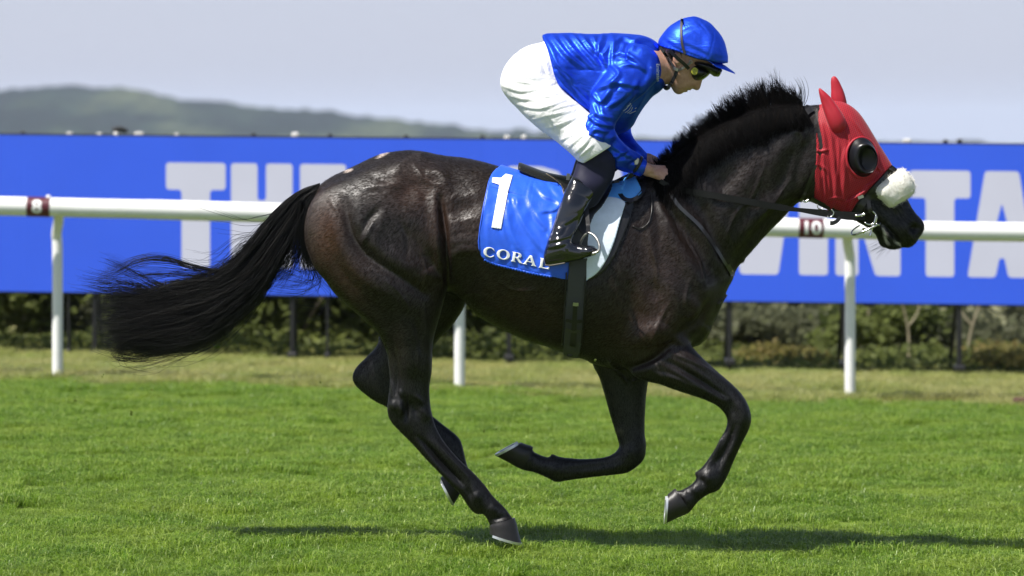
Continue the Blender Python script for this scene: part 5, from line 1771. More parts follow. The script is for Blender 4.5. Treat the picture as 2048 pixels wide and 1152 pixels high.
# stirrup
stir = empty('stirrup', P(1177, 505, -.33))
tag(stir, 'steel stirrup iron hanging on a black leather round the boot toe', 'stirrup')
ribbon(TRUNK, [(1174, 398), (1174, 425), (1176, 450), (1177, 468)], 8, .036, .004, 'stirrup_leather', LEATHER, stir, Y=[-.235, -.275, -.325, -.335])
ptube([(1177, 465), (1187, 470), (1195, 480), (1199, 492), (1197, 502), (1189, 506)], [-.335, -.345, -.36, -.372, -.376, -.375], [.0035, .0045, .005, .005, .0045, .004], 'iron', DULLSTEEL, stir, 8)
ptube([(1177, 465), (1169, 471), (1163, 481), (1160, 492), (1162, 503), (1168, 507)], [-.335, -.325, -.31, -.298, -.294, -.295], [.0035, .0045, .005, .005, .0045, .004], 'iron', DULLSTEEL, stir, 8)
ptube([(1189, 507), (1178, 509), (1167, 508)], [-.376, -.335, -.294], .007, 'tread', DULLSTEEL, stir, 4)

# ------------------------------------------------------------------ red hood
k = Nodes('red_mesh')
v = k.coord(rot=(0, R(-22), 0))
w1 = k.n('ShaderNodeTexWave', wave_type='BANDS', bands_direction='Z'); w1.inputs['Scale'].default_value = 46
w2 = k.n('ShaderNodeTexWave', wave_type='BANDS', bands_direction='X'); w2.inputs['Scale'].default_value = 40
k.l(v, w1.inputs['Vector']); k.l(v, w2.inputs['Vector'])
hole = k.math('MULTIPLY', w1.outputs['Fac'], w2.outputs['Fac'])
cc = k.ramp(hole, [(0.10, (0.36, 0.010, 0.021)), (0.7, (0.11, 0.003, 0.008))])
k.set(cc, 0.6, 0, 0.3); k.b.inputs['Sheen Weight'].default_value = .1
k.bump(hole, 0.35, -0.002)
REDMESH = k.m
RED = cloth_mat('red_lycra', (0.36, 0.010, 0.023), 0.55, .08, 0.04)
hood = empty('hood', P(1680, 420, 0))
tag(hood, 'red mesh racing hood with ear covers and black eye cups on the horse head', 'hood')
HEADS = [head, Part(np.array([(1614, 236), (1645, 226), (1690, 250), (1690, 330), (1655, 395), (1625, 393), (1606, 370), (1602, 300)]), [(1640, 300, 0)], [(1640, 290, .080)], k=.02)]
hood_disp_s = []
for p, a, s_ in (([(1645, 300), (1648, 350), (1652, 400)], 3.5, 3), ([(1665, 310), (1670, 360), (1672, 410)], 3.5, 4), ([(1690, 330), (1688, 370), (1690, 415)], 3, 4), ([(1640, 245), (1646, 270), (1650, 300)], 3, 3), ([(1655, 250), (1662, 280), (1664, 310)], 3, 3), ([(1735, 378), (1715, 392), (1692, 406)], 4, 3),
                ([(1760, 352), (1745, 366), (1725, 378)], 2.5, 3), ([(1632, 300), (1640, 303), (1656, 300)], 3, 2), ([(1690, 300), (1684, 340), (1688, 370)], 3, 4), ([(1705, 395), (1700, 408), (1698, 420)], 3, 3), ([(1692, 262), (1700, 280), (1702, 300)], 2.5, 2.6), ([(1700, 232), (1716, 255), (1730, 275)], 2, 2.6), ([(1640, 330), (1655, 345), (1660, 380)], 2.5, 3), ([(1675, 280), (1678, 310), (1676, 350)], 2.5, 2.6), ([(1750, 330), (1762, 342)], 2.5, 2.6), ([(1655, 400), (1672, 396), (1690, 400)], 2.5, 2.6), ([(1630, 250), (1634, 300), (1630, 360)], 2, 3)):
    hood_disp_s += fold(p, a * 2.3, s_ * .85)
hd = lambda px, py: stroke_field(px, py, hood_disp_s)
eye_hole = ellipse(1724, 315, 31, 40, 36)
cth, sth = math.cos(R(-6)), math.sin(R(-6))
eye_hole = np.stack([1724 + (eye_hole[:, 0] - 1724) * cth - (eye_hole[:, 1] - 315) * sth, 315 + (eye_hole[:, 0] - 1724) * sth + (eye_hole[:, 1] - 315) * cth], 1)
hood_o = cr([(1625, 216), (1629, 250), (1632, 286), (1631, 325), (1624, 360), (1619, 380), (1622, 394), (1632, 404), (1645, 430), (1690, 450), (1704, 424), (1716, 404), (1728, 391), (1741, 376), (1760, 357), (1786, 333), (1812, 318), (1780, 240), (1740, 190), (1690, 180), (1645, 194), (1632, 206), (1626, 212)], 4, True)
o = shell(HEADS, [hood_o, eye_hole], -.08, .006, .006, .0036, 'mask', REDMESH, None, near_only=False, smooth_poly=False, disp=hd); adopt(o, hood)
rim = on_surf(HEADS, eye_hole[:, 0], eye_hole[:, 1], .011)
o = MB().tube(np.concatenate([rim, rim[:2]]), .0052, 8, cap=False).build('eye_rim', RED); adopt(o, hood)
EYEM = simple('dark_eye', (.005, .004, .003), .2, 0, .4)
BLKP = simple('black_rubber', (0.006, 0.006, 0.007), 0.30, 0, 0.3)
for side in (-1, 1):
    rings = []
    ys = float(on_surf(HEADS, [1724], [316], 0)[0][1])
    for cx, cy, rx, ry, dy in ((1723, 315, 31, 40, .030), (1723, 315, 31, 40, -.004), (1724, 315, 29, 37, -.012), (1726, 316, 27, 34, -.020), (1730, 317, 24, 31, -.034), (1733, 317.5, 22.5, 29.5, -.042), (1735, 318, 20.5, 28, -.044), (1736, 318, 18, 25, -.040), (1737, 319, 15, 21, -.020), (1737, 319, 8, 10, -.016)):
        e = ellipse(cx, cy, rx, ry, 32)
        e = np.stack([cx + (e[:, 0] - cx) * cth - (e[:, 1] - cy) * sth, cy + (e[:, 0] - cx) * sth + (e[:, 1] - cy) * cth], 1)
        r = [np.array(P(a, b, ys + dy)) for a, b in e]
        if side > 0:
            r = [p * (1, -1, 1) for p in r]
        rings.append(r)
    pc = np.array(P(1737, 317, ys + .004)) * (1, -1 if side > 0 else 1, 1)
    ball = [[pc + .016 * np.array([math.cos(t) * math.sin(f), (1 if side > 0 else -1) * math.cos(f), math.sin(t) * math.sin(f)]) for t in np.linspace(0, 6.283, 14, endpoint=False)] for f in np.linspace(.05, 1.6, 7)]
    eye_ball = MB().rings(np.array(ball), True)
    rings = np.array(rings)
    if side > 0: rings = rings[:, ::-1]
    o = auto_smooth(MB().rings(rings, True).build('eye_cup', BLKP), 50); adopt(o, hood)
    e_ = eye_ball.build('eye', EYEM); e_.parent = o
earN = Part([(1637, 180), (1639, 176), (1648, 182), (1660, 193), (1671, 207), (1684, 226), (1692, 242), (1692, 254), (1686, 262), (1675, 268), (1664, 263), (1656, 248), (1648, 225), (1641, 200)], [(1640, 180, -.088), (1680, 260, -.092)], [(1675, 245, .028), (1655, 205, .020), (1642, 184, .011)], h=.002)
earF = Part([(1662, 158), (1668, 152), (1675, 157), (1682, 170), (1689, 187), (1694, 208), (1694, 225), (1675, 228), (1663, 205), (1662, 180)], [(1680, 190, .062)], [(1680, 205, .024), (1672, 170, .015)], h=.002)
for e, st_ in ((earN, [([(1650, 200), (1664, 225), (1676, 250)], -3, 4), ([(1660, 200), (1680, 230), (1688, 250)], 2, 4)]), (earF, [([(1670, 170), (1678, 195), (1684, 215)], -2, 4)])):
    A, ax = union([e], .0032); p, q = iso(A, ax, .0032); p = relax(p, q, 1)
    n_ = normals(p, q); a, b = to_px(p); p = p + n_ * (stroke_field(a, b, st_) * np.clip(-n_[:, 1], 0, 1))[:, None]
    o = mk('ear_cover', p, q, RED); adopt(o, hood)

# ------------------------------------------------------------------ bridle
bridle = empty('bridle', P(1730, 440, 0))
tag(bridle, 'black bridle with reins, steel bit rings and a fluffy white sheepskin noseband', 'bridle')
ribbon(HB, [(1789, 334), (1772, 356), (1756, 374), (1742, 390), (1733, 402)], [14, 15, 15, 13], .013, .005, 'noseband', LEATHER, bridle)
ribbon(HB, [(1764, 384), (1750, 391), (1736, 396)], [9, 9, 9], .018, .004, 'noseband', LEATHER, bridle)
ribbon(HB, [(1736, 392), (1738, 410), (1742, 424)], 8, .016, .004, 'cheekpiece', LEATHER, bridle)
ribbon(HB, [(1732, 398), (1722, 412), (1712, 430), (1706, 440)], [12, 13, 10], .012, .004, 'chin_strap', LEATHER, bridle)
ribbon(HB, [(1716, 396), (1722, 394), (1727, 392)], 6, .018, .004, 'buckle', DULLSTEEL, bridle)
ribbon(NK, [(1632, 330), (1620, 360), (1608, 390), (1600, 404)], 6, .012, .004, 'throat_strap', LEATHER, bridle)
ribbon(HB, [(1622, 398), (1650, 412), (1680, 424), (1700, 434)], 9, .010, .004, 'jaw_strap', LEATHER, bridle)
# poll strap showing above the hood's rear edge
ribbon(NK, [(1606, 232), (1616, 222), (1626, 216)], 12, .008, .004, 'headpiece', LEATHER, bridle)
# near rein lies over the neck, then runs free to the bit
rpx_ = cr([(1320, 362), (1348, 376), (1400, 386.5), (1450, 395), (1500, 404), (1545, 412), (1590, 419), (1640, 426), (1690, 431), (1730, 434)], 6)
ysf = np.array([p_[1] for p_ in on_horse(rpx_[:, 0], rpx_[:, 1], 0)])
lin = np.interp(rpx_[:, 0], [1320, 1400, 1500, 1600, 1735], [-.13, -.13, -.11, -.085, -.072])
Yr = np.minimum(lin, np.where(rpx_[:, 0] < 1570, ysf - .010, 0))
Yr = np.convolve(np.pad(Yr, 4, 'edge'), np.ones(9) / 9, 'valid')
t_ = np.gradient(rpx_, axis=0); t_ /= np.linalg.norm(t_, axis=1)[:, None]; nr = np.stack([-t_[:, 1], t_[:, 0]], 1)
wr = np.interp(rpx_[:, 0], [1320, 1400, 1560, 1600, 1640, 1700, 1730], [9, 13, 13, 7, 12, 17, 13])[:, None]
e0, e1 = rpx_ + nr * wr / 2, rpx_ - nr * wr / 2
rr = np.stack([[P(a, b, y) for (a, b), y in zip(e0, Yr)], [P(a, b, y - .004) for (a, b), y in zip(e0, Yr)], [P(a, b, y - .004) for (a, b), y in zip(e1, Yr)], [P(a, b, y) for (a, b), y in zip(e1, Yr)]], 1)
RUBBER = simple('rein_rubber', (0.008, 0.008, 0.008), 0.5, 0, 0.25, grain=.4, gscale=400)
o = auto_smooth(MB().rings(rr, True).build('rein', RUBBER), 40); adopt(o, bridle)
o = auto_smooth(MB().rings((rr * (1, -1, 1))[:, ::-1], True).build('rein', RUBBER), 40); adopt(o, bridle)
ptube([(1710, 432), (1724, 430), (1730, 427)], [-.078] * 3, .006, 'rein_billet', STEEL, bridle, 4)
# bit: cheek ring, lever, loop ring
ptube([(1737, 421), (1744, 422), (1750, 427), (1753, 435), (1751, 443), (1745, 448), (1737, 449), (1729, 445)], -.080, [.003, .0035, .004, .0045, .004, .003], 'bit_ring', STEEL, bridle, 6)
ptube([(1752, 430), (1750, 440), (1746, 452), (1743, 462), (1740, 473)], -.083, [.0035, .004, .0045, .004, .006], 'bit_cheek', STEEL, bridle, 6)
ptube([(1761, 447), (1751, 452), (1738, 458), (1724, 464), (1712, 469), (1704, 469), (1704, 463), (1711, 456), (1719, 451)], [-.06, -.085, -.088, -.085, -.07, -.05, -.02, .01, .03], [.0045, .0045, .004, .0035, .003, .003], 'bit_loop', STEEL, bridle, 6)
ptube([(1752, 448), (1758, 450), (1762, 447)], [-.086, -.07, -.05], [.004, .0055, .005], 'mouthpiece', STEEL, bridle, 5)
ptube([(1663, 419), (1667, 424), (1666, 430), (1661, 434), (1655, 433)], -.090, .0030, 'rein_ring', STEEL, bridle, 6)
ptube([(1635, 408), (1636, 416), (1641, 418), (1646, 416)], -.075, .0022, 'small_ring', STEEL, bridle, 6)
ptube([(1606, 402), (1612, 403), (1618, 399)], -.075, .0045, 'throat_buckle', STEEL, bridle, 5)
ribbon(HB, [(1680, 434), (1674, 442), (1666, 446), (1660, 446)], [8, 8, 9], .0, .004, 'keeper_strap', LEATHER, bridle, Y=[-.085, -.088, -.088, -.086])
ptube([(1728, 456), (1727, 462), (1725, 466)], -.03, .006, 'curb_tab', simple('yellow_green_tab', (.25, .26, .04), .5), bridle, 4)
# sheepskin: a thick fluffy roll across the nose, both sides
roll_px = [(1786, 346), (1796, 339), (1807, 339), (1818, 349), (1828, 368), (1827, 385), (1812, 398), (1796, 408), (1782, 415), (1772, 411), (1764, 402), (1752, 394), (1746, 384), (1752, 371), (1768, 359)]
roll = Part(roll_px, [(1790, 375, -.040)], [(1762, 384, .066), (1785, 380, .064), (1812, 365, .056)], h=.003, k=.02)
roll2 = Part(roll_px, [(1790, 375, .040)], [(1762, 384, .066), (1785, 380, .064), (1812, 365, .056)], h=.003, k=.02)
for r_p in (roll, roll2):                       # flatten the swell: a stuffed roll, not a ball
    um = r_p.U.max(); r_p.U = np.where(r_p.U > 0, um * (np.maximum(r_p.U, 0) / um) ** .62, r_p.U * 1.6)
    r_p.gU = np.hypot(np.gradient(r_p.U, r_p.h, axis=0), np.gradient(r_p.U, r_p.h, axis=1))
A, ax = union([roll, roll2], .004); p, q = iso(A, ax, .004); p = relax(p, q, 1)
n_ = normals(p, q)
rw = np.random.default_rng(8)
lum = np.zeros(len(p))
for i in range(170):
    c = p[rw.integers(0, len(p))]
    lum += rw.normal() * np.exp(-((p - c) ** 2).sum(1) / (2 * .0075 ** 2))
p = p + n_ * (lum * .0008)[:, None]
k = Nodes('sheepskin'); v = k.coord()
k.set(k.ramp(k.noise(60, 4, .7, v), [(0.3, (0.74, 0.70, 0.61)), (0.65, (0.86, 0.84, 0.79))]), 0.95, 0, 0.1); k.b.inputs['Sheen Weight'].default_value = .3
k.bump(k.noise(230, 3, .7, v), .8, .006)
o = mk('sheepskin', p, q, k.m); adopt(o, bridle)
# short wool fibres
nf = 1500
pick = rw.integers(0, len(p), nf)
dirn = n_[pick] + rw.normal(size=(nf, 3)) * .45
L = .003 + .003 * rw.random(nf)
M_ = 4
fp = p[pick][:, None] + dirn[:, None] * L[:, None, None] * np.linspace(0, 1, M_)[None, :, None] + np.cumsum(rw.normal(size=(nf, M_, 3)) * .0010, 1)
o2 = strands('wool', fp, .00075, .5, k.m, None); o2.parent = o; o2['kind'] = 'stuff'
# neck strap
mart = empty('neck_strap', P(1463, 545, 0))
tag(mart, 'thin grey leather neck strap ending in a brass buckle at the horse breast', 'strap')
GLEATH = simple('grey_shiny_leather', (0.030, 0.030, 0.033), 0.28, 0, 0.6)
ribbon(NK, [(1336, 378), (1358, 412), (1398, 450), (1428, 490), (1448, 522), (1460, 542)], [7, 7, 6, 6], .004, .004, 'strap', GLEATH, mart)
ribbon(NK, [(1455, 530), (1462, 540), (1466, 552)], [9, 10, 8], .006, .004, 'strap_end', LEATHER, mart)
ptube([(1459, 530), (1463, 536), (1464, 543)], -.05, .0035, 'buckle', BRASS, mart, 4)
print('tack', round(time.time() - T0, 1))
# ================================================================== JOCKEY
GF = lambda *p: q2(980, 10, 2.954, p)
GG = lambda *p: q2(1080, 40, 3.6, p)
jockey = None
# --- silks
SILK = Nodes('blue_satin')
v = SILK.coord()
f = SILK.noise(18, 3, .6, v)
SILK.set(SILK.ramp(f, [(0.3, (0.016, 0.064, 0.60)), (0.7, (0.026, 0.092, 0.76))]), 0.43, 0.74, 0.35)
SILK.b.inputs['Coat Weight'].default_value = 0.0
SILK.b.inputs['Specular Tint'].default_value = (.35, .55, 1, 1)
cr1 = SILK.noise(11, 3, .5, SILK.coord(scale=(1.0, .6, 1.9), rot=(0, R(40), 0)), 1.2)
cr2 = SILK.noise(26, 3, .55, SILK.coord(scale=(1.0, .8, 3.2), rot=(0, R(48), 0)), 1.6)
SILK.bump(SILK.math('ADD', cr1, SILK.math('MULTIPLY', cr2, .16)), .20, .026)
SILK = SILK.m
WHITES = cloth_mat('white_breeches', (0.80, 0.80, 0.82), 0.55, .1, 0.22, wscale=16)
NAVY = cloth_mat('navy_legging', (0.010, 0.010, 0.030), 0.6, .03, 0.06, spec=.25)
BOOT = Nodes('black_patent_boot')
v = BOOT.coord()
BOOT.set((0.006, 0.0065, 0.009), 0.10, 0, 0.6)
BOOT.b.inputs['Coat Weight'].default_value = .5; BOOT.b.inputs['Coat Roughness'].default_value = .04
BOOT.bump(BOOT.noise(16, 3, .5, BOOT.coord(scale=(1, 1, .7)), .8), .22, .02)
BOOT = BOOT.m
SKIN = Nodes('skin')
v = SKIN.coord()
SKIN.set(SKIN.ramp(SKIN.noise(45, 4, .65, v), [(0.3, (0.40, 0.205, 0.145)), (0.7, (0.55, 0.33, 0.25))]), 0.5, 0, 0.4)
SKIN.b.inputs['Subsurface Weight'].default_value = .12; SKIN.b.inputs['Subsurface Radius'].default_value = (.01, .004, .002)
SKIN.bump(SKIN.noise(220, 3, .6, v), .25, .0015)
SKIN = SKIN.m

VJ = .0048
jt = Part([(1040, 70), (1070, 68), (1087, 70), (1095, 67), (1142, 66), (1183, 68), (1224, 66), (1261, 68), (1285, 71), (1305, 79), (1319, 91), (1326, 112), (1331, 135), (1332, 159), (1326, 176), (1306, 193), (1289, 213), (1276, 233), (1264, 254), (1240, 268), (1200, 272),
          (1150, 250), (1100, 215), (1060, 180), (1040, 130)], [(1200, 140, 0)], [(1100, 120, .172), (1180, 150, .178), (1260, 150, .185), (1310, 130, .085), (1250, 235, .11)], k=.02)
slN = Part([(1217, 142), (1238, 110), (1264, 90), (1292, 90), (1316, 112), (1322, 150), (1304, 172), (1270, 203), (1242, 232), (1230, 252), (1234, 270), (1254, 292), (1275, 306), (1289, 319), (1284, 340), (1268, 347), (1237, 340), (1210, 323), (1183, 302), (1167, 282), (1166, 262), (1177, 232), (1181, 200), (1191, 176)],
           [(1280, 120, -.125), (1225, 190, -.20), (1185, 268, -.235), (1235, 310, -.17), (1280, 330, -.105)], [(1275, 140, .085), (1215, 205, .066), (1192, 265, .056), (1235, 312, .045), (1276, 330, .034)], k=.018)
slF = Part([(1240, 150), (1290, 140), (1300, 190), (1272, 230), (1262, 256), (1268, 277), (1285, 297), (1299, 314), (1296, 332), (1265, 330), (1235, 302), (1218, 270), (1222, 215)],
           [(1270, 160, .13), (1245, 245, .20), (1290, 318, .085)], [(1265, 170, .08), (1242, 250, .058), (1285, 315, .036)], k=.018)
jack_strokes = []
for p, a, s_ in ((GG((60, 180), (130, 330), (250, 440)), 6, 4.5), (GG((95, 125), (200, 260), (330, 350)), 6, 4.5), (GG((160, 115), (240, 220), (380, 350)), 6, 4.2), (GG((230, 105), (300, 190), (420, 330)), 6, 4.2), (GG((290, 105), (360, 200), (430, 250), (470, 330)), 6, 4), (GG((380, 120), (435, 235)), 5, 4),
                (GG((450, 108), (425, 180), (415, 250)), 5, 3.6), (GG((512, 105), (490, 200), (450, 260), (500, 345)), 6, 4), (GG((530, 130), (520, 240), (515, 330)), 6, 4), (GG((540, 165), (600, 125), (690, 165)), 5, 4), (GG((560, 245), (640, 260), (755, 345)), 6, 4), (GG((590, 330), (680, 325), (765, 370)), 5, 3.6),
                (GG((660, 210), (700, 150), (780, 155), (850, 215)), 7, 5), (GG((520, 330), (565, 390), (520, 445)), 5, 4), (GG((380, 540), (450, 585), (520, 470), (560, 400)), 7, 5), (GG((400, 500), (480, 475), (560, 455), (720, 480)), 6, 4.5), (GG((370, 600), (420, 685), (500, 720)), 6, 4.5), (GG((430, 600), (455, 690), (505, 705)), 5, 4),
                (GG((500, 620), (600, 560), (700, 450)), 6, 5), (GG((540, 730), (600, 620), (665, 555)), 5, 5), (GG((330, 800), (360, 700), (405, 680)), 6, 4), (GG((340, 685), (420, 745), (525, 765)), 6, 4), (GG((350, 840), (400, 790), (480, 805)), 5, 4), (GG((320, 850), (400, 835), (450, 870)), 4, 4),
                (GG((520, 995), (580, 972), (632, 930)), 6, 3.4), (GG((640, 1022), (690, 995)), 5, 3.2), (GG((500, 900), (600, 960), (700, 1005)), 4, 4), (GG((450, 870), (520, 960), (560, 1010)), 4, 4.5), (GG((150, 480), (250, 560), (345, 645)), 6, 5), (GG((200, 430), (300, 530), (365, 605)), 5, 4.5), (GG((120, 400), (190, 480), (300, 560)), 5, 4.5),
                (GG((700, 450), (660, 540), (610, 600)), 4, 5), (GG((770, 480), (710, 600), (655, 690)), 5, 5), (GG((880, 430), (840, 540), (780, 610)), 5, 5), (GG((800, 300), (790, 400), (740, 480)), 4, 5), (GG((600, 180), (580, 230), (530, 260)), 4, 3), (GG((640, 200), (620, 280), (560, 300)), 4, 3), (GG((450, 620), (400, 560), (390, 520)), 4, 3),
                (GG((560, 800), (500, 860), (480, 930)), 4, 5), (GG((600, 850), (660, 900), (720, 960)), 4, 4)):
    jack_strokes += fold(p, a * 1.5, s_ * .85)
jack_strokes += [(GG((90, 352), (220, 355), (350, 357), (480, 372)), -3, 1.6), (GG((15, 150), (40, 105), (110, 100)), 3, 2)]


def garment(name, parts, clip_px, vox, mat, strokes, Yc=0.0, hollow=None, lowfreq=0.0, seed=0):
    A, ax = union(parts, vox)
    if clip_px is not None:
        kk = (DIST + Yc) / DIST
        p = np.asarray(clip_px, float)
        W = np.stack([(p[:, 0] - 1024) * S * kk, EYE + (HOR - p[:, 1]) * S * kk], 1)
        X, Z = np.meshgrid(ax[0], ax[2], indexing='ij')
        A = np.maximum(A, -poly_sd([W], X, Z)[:, None, :].astype(np.float32))
    p, q = iso(A, ax, vox)
    p = relax(p, q, 1)
    n_ = normals(p, q)
    a, b = to_px(p)
    d = stroke_field(a, b, strokes) * np.clip(-n_[:, 1] * 1.6 + .25, 0, 1) * np.clip(.5 - (p[:, 1] - Yc - .05) * 10, 0, 1)
    # the far side gets its own looser folds
    d = d + stroke_field(a + 7, b - 5, strokes[::2]) * np.clip(n_[:, 1] * 1.6, 0, 1) * np.clip((p[:, 1] - Yc) * 10, 0, 1)
    p = p + n_ * d[:, None]
    return mk(name, p, q, mat), (A, ax)


clip_j = cr([(1083, 66), (1090, 55), (1200, 50), (1320, 60), (1350, 130), (1345, 180), (1310, 300), (1308, 336), (1288, 360), (1200, 345), (1150, 290), (1165, 240), (1178, 225), (1149, 201), (1122, 178), (1112, 164), (1104, 139), (1094, 101)], 3, True)
jacket, jfield = garment('jacket', [jt, slN, slF], clip_j, VJ, SILK, jack_strokes)
JP = [jt, slN]

# --- breeches
hips = Part([(1120, 70), (1085, 84), (1058, 91), (1038, 102), (1018, 122), (1005, 145), (1001, 169), (1010, 189), (1035, 215), (1075, 240), (1120, 245), (1160, 225), (1170, 180), (1160, 120), (1145, 85)], [(1080, 150, 0)], [(1060, 150, .165), (1110, 150, .150)], k=.03)
thN_o = [(1040, 106), (1018, 122), (1005, 145), (1001, 169), (1010, 189), (1031, 213), (1054, 237), (1082, 261), (1105, 277), (1122, 291), (1142, 308), (1160, 326), (1185, 345), (1215, 345), (1232, 318), (1222, 285), (1200, 248), (1172, 220), (1142, 195), (1110, 165), (1080, 130)]
thN = Part(thN_o, [(1050, 165, -.085), (1110, 225, -.15), (1190, 305, -.215)], [(1050, 170, .11), (1110, 225, .092), (1165, 270, .078), (1195, 305, .066)], k=.03)
thF = Part(thN_o, [(1050, 165, .085), (1110, 225, .15), (1190, 305, .215)], [(1050, 170, .11), (1110, 225, .092), (1165, 270, .078), (1195, 305, .066)], k=.03)
br_strokes = []
for p, a, s_ in ((GF((100, 370), (200, 420), (330, 440)), 2.5, 3.5), (GF((75, 480), (200, 512), (350, 470), (400, 450)), 3, 3), (GF((110, 540), (250, 560), (400, 520)), 3, 3), (GF((150, 590), (300, 612), (450, 560)), 3, 3), (GF((250, 680), (350, 652), (500, 620)), 3, 3), (GF((340, 730), (450, 692), (560, 640)), 3.2, 3),
                (GF((350, 625), (430, 600), (520, 580)), 2.5, 2.6), (GF((330, 640), (380, 700), (400, 740)), 2.5, 2.6), (GF((450, 765), (500, 722), (560, 680)), 3.5, 2.8), (GF((470, 835), (540, 770), (580, 700)), 3.5, 2.8), (GF((500, 880), (560, 822), (605, 760)), 3.5, 2.8), (GF((520, 905), (570, 860), (615, 820)), 3, 2.4), (GF((420, 800), (480, 770), (540, 745)), 3, 2.6),
                (GF((320, 330), (345, 400), (400, 460)), 4, 3), (GF((300, 250), (330, 330), (350, 420)), 2.5, 3), (GF((200, 560), (280, 540), (380, 545)), 2, 2.4), (GF((180, 450), (260, 470), (330, 455)), 2, 2.4), (GF((120, 430), (180, 455), (250, 455)), 2, 2.6)):
    br_strokes += fold(p, a * 1.0, s_ * .9)
clip_b = [(980, 60), (1085, 60), (1140, 80), (1240, 200), (1246, 272), (1222, 290), (1192, 309), (1163, 327), (1140, 330), (1060, 280), (985, 200)]
breeches, _ = garment('breeches', [hips, thN, thF], clip_b, VJ, WHITES, br_strokes)

# --- leggings and boots, near and far
legN = Part([(1156, 320), (1170, 300), (1192, 286), (1214, 292), (1229, 316), (1230, 345), (1222, 366), (1205, 392), (1190, 412), (1160, 420), (1138, 400), (1140, 368), (1148, 345)], [(1195, 325, -.200), (1165, 390, -.228)], [(1195, 315, .056), (1190, 340, .050), (1165, 395, .038)], h=.003)
boot_o = [(1149, 352), (1170, 362), (1192, 377), (1188, 392), (1178, 408), (1170, 424), (1163, 442), (1157, 456), (1152, 466), (1146, 478), (1145, 484), (1156, 488), (1170, 490), (1184, 491), (1194, 496), (1196, 503), (1190, 509), (1172, 517), (1143, 524), (1116, 529), (1095, 532), (1089, 526), (1087, 514), (1089, 502),
          (1094, 486), (1099, 471), (1107, 448), (1113, 428), (1119, 411), (1130, 382), (1140, 362)]
bootN = Part(boot_o, [(1165, 370, -.238), (1130, 430, -.270), (1110, 490, -.312), (1185, 500, -.330)], [(1158, 375, .046), (1135, 425, .049), (1118, 470, .042), (1108, 510, .036), (1150, 503, .040), (1188, 500, .036)], h=.003, k=.01)
boot_strokes = []
for p, a, s_ in ((CB((520, 440), (560, 425), (590, 380)), 4, 3), (CB((500, 470), (560, 455), (610, 440)), 5, 3), (CB((500, 500), (550, 490), (600, 475)), 4, 3), (CB((560, 390), (600, 370), (650, 340)), 3.5, 3), (CB((610, 440), (640, 410), (650, 380)), 4, 3)):
    boot_strokes += fold(p, a, s_)
boot_strokes += [(CB((600, 208), (650, 225), (735, 262)), -2.2, 1.4), (CB((575, 500), (605, 530), (590, 575)), -2, 1.2), (CB((650, 500), (670, 530)), -2, 1.2), (CB((625, 500), (600, 520), (600, 560)), -1.5, 1.2)]
navy, _ = garment('legging', [legN], None, .0042, NAVY, [], -.24)
clipboot = [(1130, 340), (1147, 354), (1192, 378), (1230, 400), (1230, 560), (1060, 560), (1060, 400)]
boot, _ = garment('boot', [bootN], clipboot, .0042, BOOT, boot_strokes, -.30)
# sole and boot-top band
SOLE = simple('boot_sole', (0.10, 0.09, 0.075), 0.6)
sole_px = [(1090, 530), (1100, 531), (1116, 528.5), (1130, 526)]
ptube(sole_px, [-.352, -.352, -.354, -.356], .0028, 'sole', SOLE, boot, 5)
top_px = [(1147, 355), (1160, 361), (1176, 369), (1191, 378)]
ribbon([bootN], top_px, 3.2, .0005, .0025, 'boot_top_binding', BOOT, boot)
for ob in (navy, boot):
    pass

# --- body under the clothes: head, neck, trunk, arms, hands in one skin
W = lambda x, y, Y: P(x, y, Y)
face = Part([(1340, 62), (1362, 50), (1400, 52), (1425, 76), (1434, 100), (1432, 118), (1424, 132), (1414, 146), (1406, 158), (1403, 166), (1400.5, 175), (1396, 180.5), (1389, 179.5), (1384.5, 177), (1382, 180), (1378.5, 181), (1374, 179.5), (1376, 182.5), (1372, 184.5), (1368, 184.5), (1362, 188), (1355, 188.5), (1348, 184), (1342, 174), (1336, 164), (1330, 150), (1327, 120), (1331, 88)],
            [(1370, 120, 0)], [(1360, 90, .078), (1365, 125, .074), (1358, 160, .054), (1395, 150, .040), (1398, 174, .014), (1376, 178, .028), (1358, 182, .030)], h=.002, k=.012)
skin_parts = [face, Cone(W(1342, 134, 0), W(1300, 142, 0), .048, .052, .02), Cone(W(1275, 135, -.10), W(1275, 135, .10), .045, .045, .02), Cone(W(1285, 135, 0), W(1150, 130, 0), .105, .10, .04), Cone(W(1150, 130, 0), W(1060, 160, 0), .10, .11, .04)]
for sd_ in (-1, 1):
    if sd_ < 0:
        sh, el, wr_ = W(1272, 128, -.115), W(1194, 262, -.228), W(1277, 331, -.110)
    else:
        sh, el, wr_ = W(1262, 150, .115), W(1236, 262, .195), W(1279, 323, .085)
    skin_parts += [Cone(sh, el, .034, .024, .01), Cone(el, wr_, .024, .021, .01)]
    hipp, kn, an = W(1050, 165, sd_ * .085), W(1194, 318, sd_ * .196), W(1112, 492, sd_ * .308)
    skin_parts += [Cone(hipp, kn, .065, .030, .02), Cone(kn, W(1150, 400, sd_ * .245), .026, .024, .005), Cone(W(1150, 400, sd_ * .245), an, .024, .018, .005), Cone(an, W(1165, 502, sd_ * .325), .018, .014, .005)]


